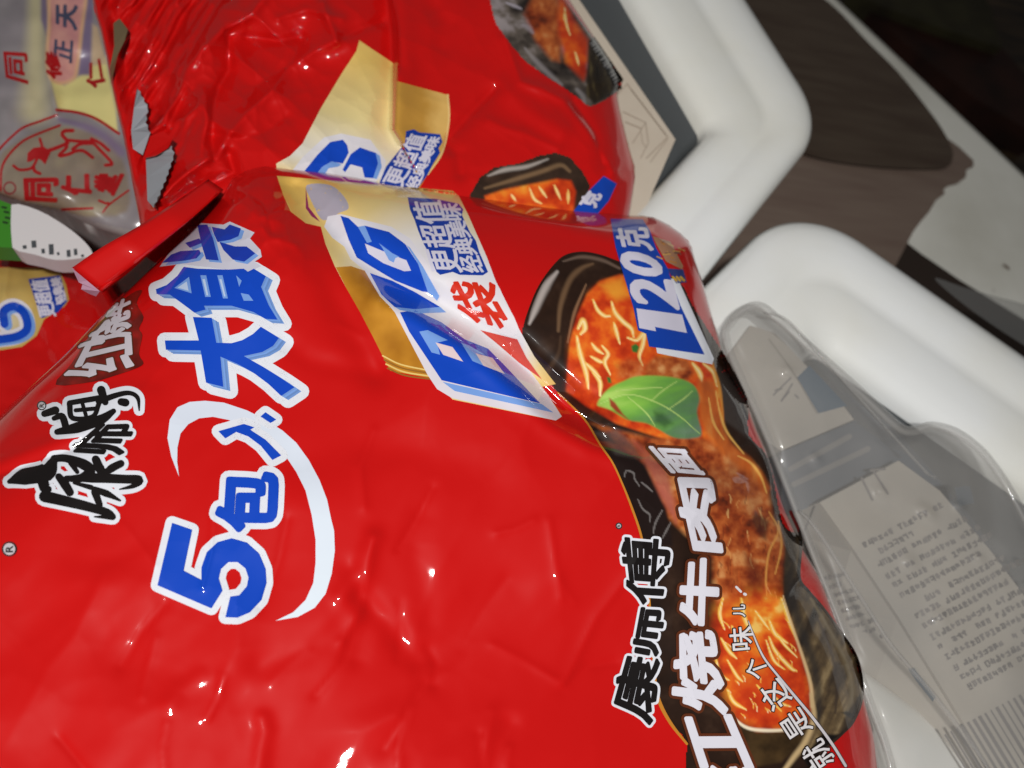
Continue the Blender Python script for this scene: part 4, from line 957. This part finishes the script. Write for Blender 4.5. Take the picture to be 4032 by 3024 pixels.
# ---- handwriting and swoosh
p = Print(S1); SH = lin(40, 26, 22)
sw2 = BZ([(1490, 390), (1530, 500), (1620, 700), (1760, 880), (1900, 1050), (2050, 1230), (2212, 1450), (2330, 1640)])
p.stroke(sw2, [3, 6, 7, 8, 9, 9, 9, 9], SH, 7); p.stroke(sw2, [1.5, 3.4, 4.5, 5, 6, 6, 6, 6], lin(218, 212, 216), 8)
def hand(ch, c, sz, ang):
    cx_, cy_ = BZ([c])[0]; u = np.array([math.cos(ang), -math.sin(ang)]); v = np.array([-u[1], u[0]]) * -1
    v = np.array([math.cos(ang + math.pi / 2), -math.sin(ang + math.pi / 2)])
    o_ = np.array([cx_, cy_]); s_ = sz / 4
    q = [o_ - u * s_ - v * s_, o_ + u * s_ - v * s_, o_ + u * s_ + v * s_, o_ - u * s_ + v * s_]
    p.glyph(ch, q, lin(232, 228, 230), 9, bold=1.2, out=(4.2, SH, 7.5))
for ch, c, sz, ang in (('就', (2090, 1550), 250, 2.15), ('是', (1900, 1280), 240, 2.15), ('这', (1720, 1030), 240, 2.2), ('个', (1560, 800), 190, 1.9), ('味', (1430, 540), 210, 1.65), ('儿', (1410, 300), 110, 1.6)):
    hand(ch, c, sz * 0.47, ang)
p.stroke(BZ([(1385, 95), (1425, 135)]), 5, lin(232, 228, 230), 9); p.stroke(BZ([(1455, 155), (1465, 160)]), 6, lin(232, 228, 230), 9)
p.done('printed_handwriting', bag)
# ---- end seal folded away at the top left
ribbon('end_seal', B01([(620, 655), (890, 470), (1180, 305), (1500, 95), (1800, -110)]), B01([(860, 855), (1090, 680), (1300, 515), (1640, 240), (1930, -20)]), [0.099, 0.106, 0.102, 0.092], [0.095, 0.103, 0.102, 0.092], M_red, bag, bow=0.0009)
ribbon('side_fold', B01([(870, 850), (1080, 690), (1300, 500), (1640, 230), (1880, 10)]), B01([(960, 1010), (1180, 800), (1400, 590), (1660, 320), (1900, 60)]), [0.0965, 0.0995, 0.0985, 0.0945], [0.030, 0.034, 0.045, 0.070], M_red, bag)
sheet_px('torn_seal_end', B01([(622, 655), (680, 780), (712, 800), (700, 840), (770, 880), (830, 902), (862, 858), (790, 760), (700, 690)]), [0.0995, 0.090, 0.089, 0.086, 0.083, 0.083, 0.0915, 0.095, 0.098], M_pink, bag, thick=0.0005)

# ================================================================== BACK NOODLE BAG
bag2 = thing('noodle_bag', 'crumpled red noodle bag behind with torn saw-tooth seal at its left', 'noodle bag')
top2 = [(190, -160), (500, -180), (900, -180), (1140, -150)]
right2 = [(1140, -150), (1190, -70), (1231, 0), (1284, 80), (1340, 168), (1334, 205), (1345, 260), (1360, 320), (1372, 370), (1366, 430), (1350, 520)]
bottom2 = [(305, 500), (500, 520), (800, 540), (1100, 545), (1350, 520)]
left2 = [(190, -160), (200, 0), (217, 67), (233, 143), (247, 217), (267, 300), (290, 417), (305, 500)]
F2 = [
    (A00([(1740, -40), (1630, 90), (1450, 190), (1300, 330), (1200, 450), (1110, 620), (1060, 800)]), 0.0040, 14, 'k'),
    (A00([(1480, 230), (1485, 460), (1420, 560), (1380, 700), (1370, 900), (1390, 1050)]), -0.0045, 13, 'k'),
    (A00([(1600, 240), (1800, 265), (1950, 240)]), -0.0022, 10, 'k'), (A00([(2090, 20), (2130, 140), (2180, 260)]), 0.0024, 10, 'k'),
    (A00([(2180, 260), (2040, 330), (1880, 430), (1760, 590), (1600, 740), (1480, 880), (1390, 1050)]), 0.0030, 16, 'k'),
    (A00([(1950, 240), (1900, 400), (1790, 480), (1650, 560)]), -0.0018, 18, 'k'), (A00([(2212, 120), (1990, 60), (1800, 120)]), 0.0016, 10, 'k'),
    (A00([(1850, 760), (1700, 860), (1550, 900), (1400, 880)]), -0.0016, 14, 'k'), (A00([(1280, 700), (1200, 760), (1060, 820), (960, 880)]), 0.0026, 10, 'k'),
    (A00([(1360, 1020), (1240, 1100), (1120, 1200), (1010, 1330)]), 0.0030, 9, 'k'), (A00([(1480, 1000), (1520, 1120), (1300, 1210), (1100, 1330)]), -0.0030, 10, 'k'),
    (A00([(1330, 620), (1340, 800), (1300, 1000)]), 0.0020, 10, 'k'),
    (A10([(-20, 250), (120, 190), (260, 140)]), -0.0018, 10, 'k'), (A10([(340, -60), (360, 420)]), -0.0020, 10, 'k'),
    (A10([(1000, 570), (880, 690), (780, 800), (700, 890)]), -0.0024, 14, 'k'), (A10([(1040, 560), (1200, 700), (1420, 840)]), 0.0016, 24, 'g'),
    (A10([(1060, 250), (1110, 400), (1160, 530), (1300, 580), (1440, 650), (1600, 850), (1760, 1110)]), 0.0022, 14, 'k'),
    (A10([(1500, 660), (1640, 860), (1700, 1060)]), -0.0020, 10, 'k'), (A10([(700, 950), (760, 1000), (780, 1120)]), -0.0016, 16, 'g'), (A10([(960, 780), (1060, 830), (1180, 860), (1400, 960)]), 0.0012, 12, 'k'),
    (A10([(620, 60), (690, 160), (660, 300)]), -0.0014, 26, 'g'),
    (A10([(302, -100), (345, 200), (350, 420), (333, 840), (385, 930)]), -0.0055, 6, 's'),
]
def crumple(x, y):
    w = (fbm(x, y, 200, 105, 2) - 0.5) * 0.010
    u = (x - 330) * 0.86 + (y - 200) * 0.5; v = -(x - 330) * 0.5 + (y - 200) * 0.86
    z_ = sstep(470, 350, x + 0.42 * y - 70 + 30 * np.sin(y / 60)) * sstep(480, 400, y)
    pl = np.abs(((u + 14 * vn(x, y, 60, 3) + v * 0.06) / 26) % 2 - 1) + 0.5 * np.abs(((u * 1.3 + 20 * vn(x, y, 45, 8)) / 17) % 2 - 1)
    cr = 0.5 * np.exp(-((x - 520) ** 2 + (y - 180) ** 2) / 200 ** 2)
    rid = 1 - np.abs(2 * vn(x + 0.4 * y, y, 70, 55) - 1)
    u2, v2 = x * 0.75 + y * 0.66, (y * 0.75 - x * 0.66)
    mid = 0.25 + np.exp(-((x - 500) ** 2 + (y - 160) ** 2) / 210 ** 2)
    return w + z_ * ((pl - 0.75) * 0.0038 - 0.014) + mid * (crink(u2 * 0.6, v2 * 1.2, 75, 401) * 0.0050 + crink(u2 * 0.7, v2, 30, 405) * 0.0012) + z_ * crink(u * 1.6, v * 0.35, 26, 409) * 0.0030
S2 = Film(top2, right2, bottom2, left2, lambda x, y: 0.056 + 0.010 * sstep(500, 1250, x), 0.020, 190, F2, crumple, 1.45)
S2.build(400, 260, M_red, bag2, lambda x, y: -0.080 + 0.148 * sstep(700, 1000, x))
p = Print(S2)
gl = A00([(2310, 330), (2212, 480), (2080, 700), (1960, 930), (1880, 1010), (1790, 1060), (1800, 1180)]) + [(735, 420), (840, 430), (860, 350), (869, 312), (847, 280), (850, 137), (776, 87)]
p.poly(gl, lambda x, y: ramp(((x - 640) * -0.25 + (y - 90)) / 300, [(0, (226, 190, 104)), (0.45, (232, 212, 150)), (0.8, (232, 226, 216)), (1, (228, 200, 120))]), 0)
p.poly(A10([(358, 525), (690, 615), (697, 780), (650, 990), (560, 1130), (480, 1260), (250, 1260), (330, 1060), (400, 940), (345, 840)]), lambda x, y: ramp((x - 850) / 120 + 0.3 * fbm(x, y, 40, 5), [(0, (196, 146, 62)), (0.7, (190, 140, 60)), (1, (222, 178, 100))]), 0)
p.stroke(A10([(690, 615), (697, 780), (655, 985), (560, 1130)]), 4, lin(236, 200, 130), 0.6)
p.poly(A00([(1890, 1110), (1960, 1020), (2100, 890), (2212, 865), (2400, 905), (2440, 960), (2500, 1040), (2490, 1130), (2430, 1180), (2200, 1160)]), lin(226, 222, 228), 1)
p.poly(A00([(1955, 1130), (2060, 1000), (2140, 920), (2222, 905), (2250, 940), (2260, 990), (2222, 1060), (2160, 1050), (2080, 1090), (2050, 1140)]), BLUE, 2)
p.poly(A00([(2040, 1140), (2090, 1080), (2150, 1045), (2215, 1065), (2190, 1080), (2130, 1090), (2090, 1150)]), LBLUE, 2.4)
p.poly(A10([(8, 1100), (60, 1000), (120, 955), (222, 990), (238, 1060), (205, 1155), (150, 1150), (135, 1085), (60, 1065), (25, 1115)]), BLUE, 2)
p.poly(A10([(222, 990), (250, 1010), (262, 1080), (230, 1160), (205, 1155), (238, 1060)]), LBLUE, 2.2)
p.done('printed_big_panel', bag2)
p = Print(S2)
p.poly(A10([(420, 850), (470, 838), (505, 858), (640, 870), (656, 920), (630, 960), (640, 990), (590, 1070), (560, 1130), (480, 1240), (240, 1200), (290, 1080), (370, 980), (412, 930)]), lin(20, 60, 160), 2)
big_label(p, A10, [('更超值', [(395, 1215), (560, 880), (445, 860), (265, 1180)]), ('经典美味', [(490, 1230), (645, 890), (575, 880), (410, 1215)])], 4)
p.done('printed_slogan', bag2)
a2 = Paint(); a2.fill(lambda x, y: ramp(fbm(x, y, 30, 31), [(0, (34, 24, 18)), (1, (74, 54, 42))]))
b2p = A10([(830, 1270), (900, 1150), (990, 1085), (1150, 1060), (1280, 1010), (1390, 990), (1480, 1020), (1560, 1110), (1612, 1200), (1560, 1380), (1400, 1400), (1000, 1380)])
a2.brush(A10([(950, 1140), (1060, 1100), (1200, 1080), (1340, 1030)]), [4, 12, 10, 4], lin(186, 176, 168), 0.9, 0.8)
a2.brush(A10([(930, 1220), (1100, 1170), (1300, 1110), (1420, 1070), (1480, 1110)]), [6, 12, 12, 8], lin(128, 100, 72), 0.9, 0.9)
a2.poly(A10([(930, 1270), (1050, 1230), (1250, 1190), (1400, 1160), (1490, 1170), (1520, 1240), (1500, 1400), (950, 1400)]), soup, 4)
for nd in ([(1100, 1260), (1130, 1300)], [(1220, 1220), (1250, 1290), (1300, 1320)], [(1280, 1210), (1330, 1280)], [(1380, 1200), (1420, 1290)], [(1470, 1230), (1470, 1320)]): noodle(a2, A10(nd), 7)
p = Print(S2); p.grid(b2p, 2.6, a2, 0); p.done('printed_bowl_art', bag2)
p = Print(S2)
p.poly(A10([(1700, 1140), (1785, 1190), (1735, 1300), (1650, 1400), (1490, 1390), (1600, 1240)]), lin(18, 66, 172), 1)
p.glyph('克', A10([(1650, 1345), (1690, 1265), (1600, 1235), (1530, 1320)]), LILAC, 3, bold=4)
p.done('printed_weight_label', bag2)
a3 = Paint()
def dkfood(x, y):
    f = fbm(x * 0.6 + y, y - x * 0.8, 36, 131)
    return ramp((f - 0.25) * 2, [(0, (36, 30, 28)), (0.4, (72, 64, 58)), (0.7, (104, 94, 86)), (1, (150, 140, 140))])
a3.fill(dkfood)
reg3 = CT([(70, -400), (110, 150), (200, 330), (450, 640), (830, 900), (1000, 1020), (1090, 1095), (1170, 1085), (1380, 965), (1450, 820), (1150, 390), (860, 0), (700, -400)])
a3.poly(CT([(430, 150), (560, -100), (760, -100), (820, 300), (800, 640), (720, 620), (560, 440)]), meat, 8)
a3.poly(CT([(780, -60), (860, 0), (950, 200), (1100, 420), (1085, 750), (1045, 830), (860, 640), (780, 300)]), soup, 8)
for nd in ([(850, 80), (870, 250), (910, 370)], [(960, 540), (1000, 680)], [(860, 120), (840, 200)]): noodle(a3, CT(nd), 6)
a3.brush(CT([(250, 30), (330, 60), (400, 90)]), [5, 9, 5], lin(180, 172, 182), 0.8, 0.8); a3.brush(CT([(420, 260), (480, 290), (520, 340)]), [8, 14, 8], lin(150, 140, 146), 0.9, 0.8)
a3.brush(CT([(440, 500), (560, 640), (700, 780), (820, 880)]), [6, 14, 14, 8], lin(150, 142, 142), 0.9, 0.7); a3.brush(CT([(980, 930), (1040, 1000), (1060, 1080)]), [10, 14, 6], lin(140, 134, 134), 0.9, 0.7)
a3.poly(CT([(1100, 430), (1160, 400), (1450, 820), (1380, 960), (1160, 1085), (1090, 1000), (1075, 840), (1090, 640)]), lambda x, y: ramp(fbm(x * 2, y * 0.6, 26, 7), [(0, (14, 11, 9)), (0.6, (44, 34, 22)), (1, (120, 106, 66))]), 4)
p = Print(S2); p.grid(smooth(reg3, 2, True), 2.6, a3, 0); p.done('printed_bowl_art', bag2)
p = Print(S2)
p.poly(CT([(1105, 425), (1160, 380), (1462, 822), (1385, 915)]), lin(16, 14, 14), 1)
for k_ in range(15):
    if k_ in (5, 10): continue
    u = (k_ + 0.5) / 15; o_ = np.array((1135, 425)) * (1 - u) + np.array((1410, 850)) * u
    for _ in range(2):
        j = np.array([random.uniform(-10, 10), random.uniform(-8, 8)])
        p.stroke(CT([tuple(o_ + j + np.array((-20, 14))), tuple(o_ + j + np.array((18, -12)))]), 2.4, lin(150, 148, 146), 2 + 0.1 * k_, sm=0)
p.done('printed_code_strip', bag2)
# torn saw-tooth seal pieces showing the silver inside
def zig(pts, n, a):
    P_ = resample(pts, np.linspace(0, 1, n)); d = np.gradient(P_, axis=0); d /= np.linalg.norm(d, axis=1)[:, None]
    P_ += np.stack([-d[:, 1], d[:, 0]], -1) * (np.where(np.arange(n) % 2, a, -a))[:, None]; return [tuple(q_) for q_ in P_]
def on2(pts, up): return [float(S2(np.array([x]), np.array([y]))[0]) + up for x, y in pts]
s1 = zig(A00([(885, 555), (960, 700), (945, 790), (970, 860)]), 15, 1.6) + A00([(925, 1005), (862, 965), (850, 850), (868, 700)])
sheet_px('torn_seal', s1, on2(s1, 0.007), M_silver, bag2)
s2 = zig(A00([(1110, 945), (1130, 1000), (1080, 1150), (1030, 1270), (992, 1345)]), 19, 1.6) + A00([(955, 1300), (950, 1150), (945, 1015), (1030, 985)])
sheet_px('torn_seal', s2, on2(s2, 0.007), M_silver, bag2)
s3 = A00([(735, 150), (775, 120), (828, 190), (810, 260), (765, 350), (720, 540), (712, 440), (740, 300)])
sheet_px('torn_seal', s3, on2(s3, 0.006), film_mat('dull_olive_film', lin(112, 96, 70)), bag2)
s4 = A00([(925, 1028), (975, 880), (1060, 850), (1120, 900), (1090, 960), (1010, 1010)])
sheet_px('folded_seal_tip', s4, [h + d_ for h, d_ in zip(on2(s4, 0.009), (0, 0.002, 0.004, 0.002, 0, 0))], M_red, bag2)

# ================================================================== LEFT NOODLE BAG
bag3 = thing('noodle_bag', 'shaded red noodle bag at the left edge, half hidden by the front bag', 'noodle bag')
S3b = Film([(-260, 500), (-60, 528), (60, 548), (150, 562), (230, 600)], [(230, 600), (320, 690), (330, 820), (300, 1000)], [(-260, 1120), (0, 1090), (300, 1000)], [(-260, 500), (-330, 800), (-260, 1120)], -0.052, 0.030, 150,
           [([(60, 560), (100, 700), (160, 840)], -0.002, 20, 'g'), ([(20, 560), (10, 640), (-20, 700)], 0.002, 12, 'k')], lambda x, y: (fbm(x, y, 80, 5, 3) - 0.5) * 0.006)
S3b.build(110, 110, M_red, bag3, -0.080)
p = Print(S3b)
p.poly(L3([(-300, 330), (100, 320), (520, 330), (805, 345), (900, 560), (940, 760), (880, 850), (600, 1030), (500, 1250), (300, 1400), (-300, 1500)]), lambda x, y: ramp(np.exp(-((x - 20) ** 2 + (y - 690) ** 2) / 80 ** 2), [(0, (196, 160, 78)), (0.7, (206, 176, 104)), (1, (214, 198, 160))]), 0)  # panel gold darkened to carry the shade on this bag
gp = L3([(60, 1090), (50, 920), (190, 850), (330, 950), (370, 1150), (230, 1260), (-60, 1310)])
p.stroke(gp, 34, lin(224, 220, 228), 1); p.stroke([(x + 7, y + 4) for x, y in gp], 20, LBLUE, 2); p.stroke(gp, 18, BLUE, 3)
p.done('printed_big_panel', bag3)
p = Print(S3b)
p.poly(L3([(385, 480), (640, 450), (820, 430), (915, 780), (790, 930), (560, 1015)]), lin(20, 60, 160), 3)
big_label(p, L3, [('更超值', [(765, 985), (640, 480), (415, 495), (550, 1000)]), ('经典美', [(905, 760), (815, 455), (680, 470), (780, 850)])], 5)
p.done('printed_slogan', bag3)

# ================================================================== PRINTED CARRIER BAG (top left)
cb = thing('carrier_bag', 'pale carrier bag with red seal emblem and red characters at the top left', 'carrier bag')
SC = Film([(-240, -240), (100, -240), (400, -240)], [(400, -240), (420, 100), (420, 560)], [(-240, 360), (0, 423), (42, 439), (97, 451), (139, 461), (220, 500), (420, 560)], [(-240, -240), (-260, 60), (-240, 360)], -0.020, 0.016, 60,
          [(PT([(780, -100), (740, 700), (780, 1280), (860, 1659)]) + PU([(880, 100)]), 0.0025, 10, 'k')], lambda x, y: (fbm(x, y, 110, 145, 3) - 0.5) * 0.010)
SC.build(190, 190, plain('pale_bag_plastic', lin(150, 144, 142), 0.5), cb, -0.080)
pc = Paint(); pc.fill(lambda x, y: ramp(fbm(x, y, 60, 151), [(0, (132, 124, 130)), (1, (152, 146, 146))]))
pc.brush(PT([(540, -300), (560, 300), (560, 900), (540, 1700)]), [34, 44, 56, 80], lin(196, 186, 146), 0.95, 0.9, sm=3)
pc.poly(PT([(780, 1200), (1000, 1330), (1230, 1190), (1440, 1000), (1640, 880), (1800, 1700), (1830, 2050), (1300, 1760), (900, 1690)]), lin(222, 212, 140), 4)
pc.poly(PT([(640, -200), (790, -200), (720, 560), (640, 300)]), lin(122, 108, 132), 4)
pc.poly(PT([(1320, -200), (1450, -200), (1430, 600), (1400, 1170), (1220, 1170), (1290, 500)]), lin(124, 110, 138), 4)
pc.poly(PT([(1440, 380), (1520, 420), (1660, 1000), (1420, 1020)]), lin(196, 172, 140), 5)
cap = smooth(PT([(780, -300), (740, 400), (700, 900), (740, 1180), (860, 1300), (1020, 1310), (1180, 1220), (1230, 1000), (1290, 500), (1340, -300)]), 4, True)
pc.poly(cap, lin(214, 170, 130), 3); ic = inset(cap, 7); pc.poly([tuple(q_) for q_ in ic], lambda x, y: ramp(fbm(x, y, 30, 161), [(0, (186, 122, 128)), (1, (222, 168, 150))]), 4)
pc.poly(smooth(PU([(0, 800), (200, 600), (500, 420), (900, 300), (1400, 400), (1800, 650), (2000, 1200), (1800, 1700), (0, 1500)]), 4, True), lambda x, y: ramp(fbm(x, y, 60, 171), [(0, (122, 108, 102)), (0.6, (146, 132, 114)), (1, (168, 156, 122))]), 6)  # emblem ground painted darker for the shade around the seal flap
pc.brush(PU([(930, 200), (1300, 300), (1600, 450), (1880, 700)]), [10, 18, 24, 26], lin(126, 108, 136), 0.9, 0.85)
p = Print(SC); p.grid([(-120, -120), (390, -120), (400, 520), (200, 480), (139, 455), (97, 446), (42, 434), (-120, 385)], 3.2, pc, 0); p.done('printed_pattern', cb, M_bagpaper)
DR = lin(168, 20, 24); NV = lin(70, 74, 98)
p = Print(SC)
for ch, q, fn, c_, bo in (('同', [(430, 1300), (420, 830), (60, 810), (100, 1200)], PT, DR, 3), ('修', [(960, 1210), (900, 830), (700, 790), (740, 1220)], PT, DR, 4), ('仁', [(1640, 1330), (1560, 920), (1370, 980), (1350, 1380)], PT, DR, 4),
                          ('正', [(1110, 980), (1130, 640), (860, 610), (840, 870)], PT, NV, 3), ('天', [(1190, 470), (1200, 90), (880, 60), (880, 380)], PT, NV, 4)):
    p.glyph(ch, fn(q), c_, 2, bold=bo)
p.done('printed_characters', cb, M_bagpaper)
p = Print(SC)
for k_, (st, w) in enumerate((([(-200, 900), (0, 650), (200, 450), (370, 320), (640, 220), (880, 130)], 5), ([(880, 50), (1200, 90), (1500, 190), (1850, 420)], 6), ([(10, 1300), (20, 1000), (100, 800), (300, 580), (500, 460), (930, 290)], 5),
             ([(210, 920), (300, 980), (450, 970), (520, 920), (580, 800)], 6), ([(640, 720), (850, 650), (1020, 580), (1050, 540), (970, 440), (1000, 380), (1130, 370)], 8), ([(1030, 560), (1030, 640), (920, 760), (1060, 740), (1180, 690), (1300, 690), (1440, 790)], 7),
             ([(1050, 520), (1250, 540), (1420, 550), (1560, 680), (1740, 880), (1640, 910)], 7), ([(1130, 660), (1250, 580), (1420, 570)], 7), ([(1420, 500), (1560, 570), (1690, 680)], 7), ([(620, 500), (660, 640)], 6), ([(520, 930), (540, 1000), (620, 1040)], 7),
             ([(1540, 1460), (1640, 1500), (1690, 1500)], 5), ([(960, 1600), (1150, 1590), (1440, 1580)], 5), ([(1600, 1640), (1700, 1520), (2000, 1300)], 4))):
    p.stroke(PU(st), w, DR, 2 + 0.2 * k_)
p.poly(PU([(430, 720), (520, 640), (680, 620), (790, 700), (700, 900), (640, 830), (560, 800), (480, 850), (420, 860)]), DR, 5)
p.stroke(PU([(150 + 90 * math.cos(a), 1265 + 90 * math.sin(a)) for a in np.linspace(0, 2 * math.pi, 13)[:-1]]), 4, lin(140, 60, 60), 2, closed=True, sm=3)
for ch, q in (('同', [(870, 1470), (900, 1120), (380, 1130), (400, 1440)]), ('仁', [(1410, 1390), (1400, 1060), (970, 1080), (960, 1330)]), ('堂', [(1760, 1370), (1910, 1060), (1480, 1060), (1480, 1270)])):
    p.glyph(ch, PU(q), DR, 6, bold=6)
p.done('printed_seal_emblem', cb, M_bagpaper)

# ================================================================== GREEN AND WHITE PACKET
pk = thing('packet', 'small white packet with a green end and black print beside the carrier bag', 'packet')
M_pw = plain('white_card', lin(216, 212, 212), 0.55, 0.4); M_pg = plain('green_card', lin(60, 132, 36), 0.5, 0.4)
gv = smooth(B01([(100, 108), (330, 158), (560, 290), (700, 400), (780, 490), (792, 545), (700, 572), (480, 587), (300, 540), (110, 482), (95, 300)]), 3, True)
prism_px('white_body', gv, 0.012, 0.000, M_pw, pk)
prism_px('green_end', B01([(-300, -40), (-100, 30), (96, 108), (91, 300), (106, 482), (-120, 470), (-300, 440)]), 0.0122, 0.000, M_pg, pk)
p = Print(flat(0.0122))
for x_, y0_, y1_, w in ((290, 420, 480, 10), (210, 460, 490, 8), (370, 490, 530, 7), (440, 450, 540, 10), (500, 520, 545, 5), (590, 500, 560, 8), (650, 490, 545, 7), (710, 540, 560, 6)):
    p.stroke(B01([(x_, y0_), (x_ + 4, y1_)]), w, lin(70, 74, 78), 1, sm=0, cap=False)
for x_, y_ in ((20, 130), (40, 170), (50, 220), (30, 260)): p.stroke(B01([(x_, y_), (x_ + 30, y_ + 6)]), 5, lin(24, 60, 16), 1, sm=0)
p.done('printed_text', pk, M_paper_ink)
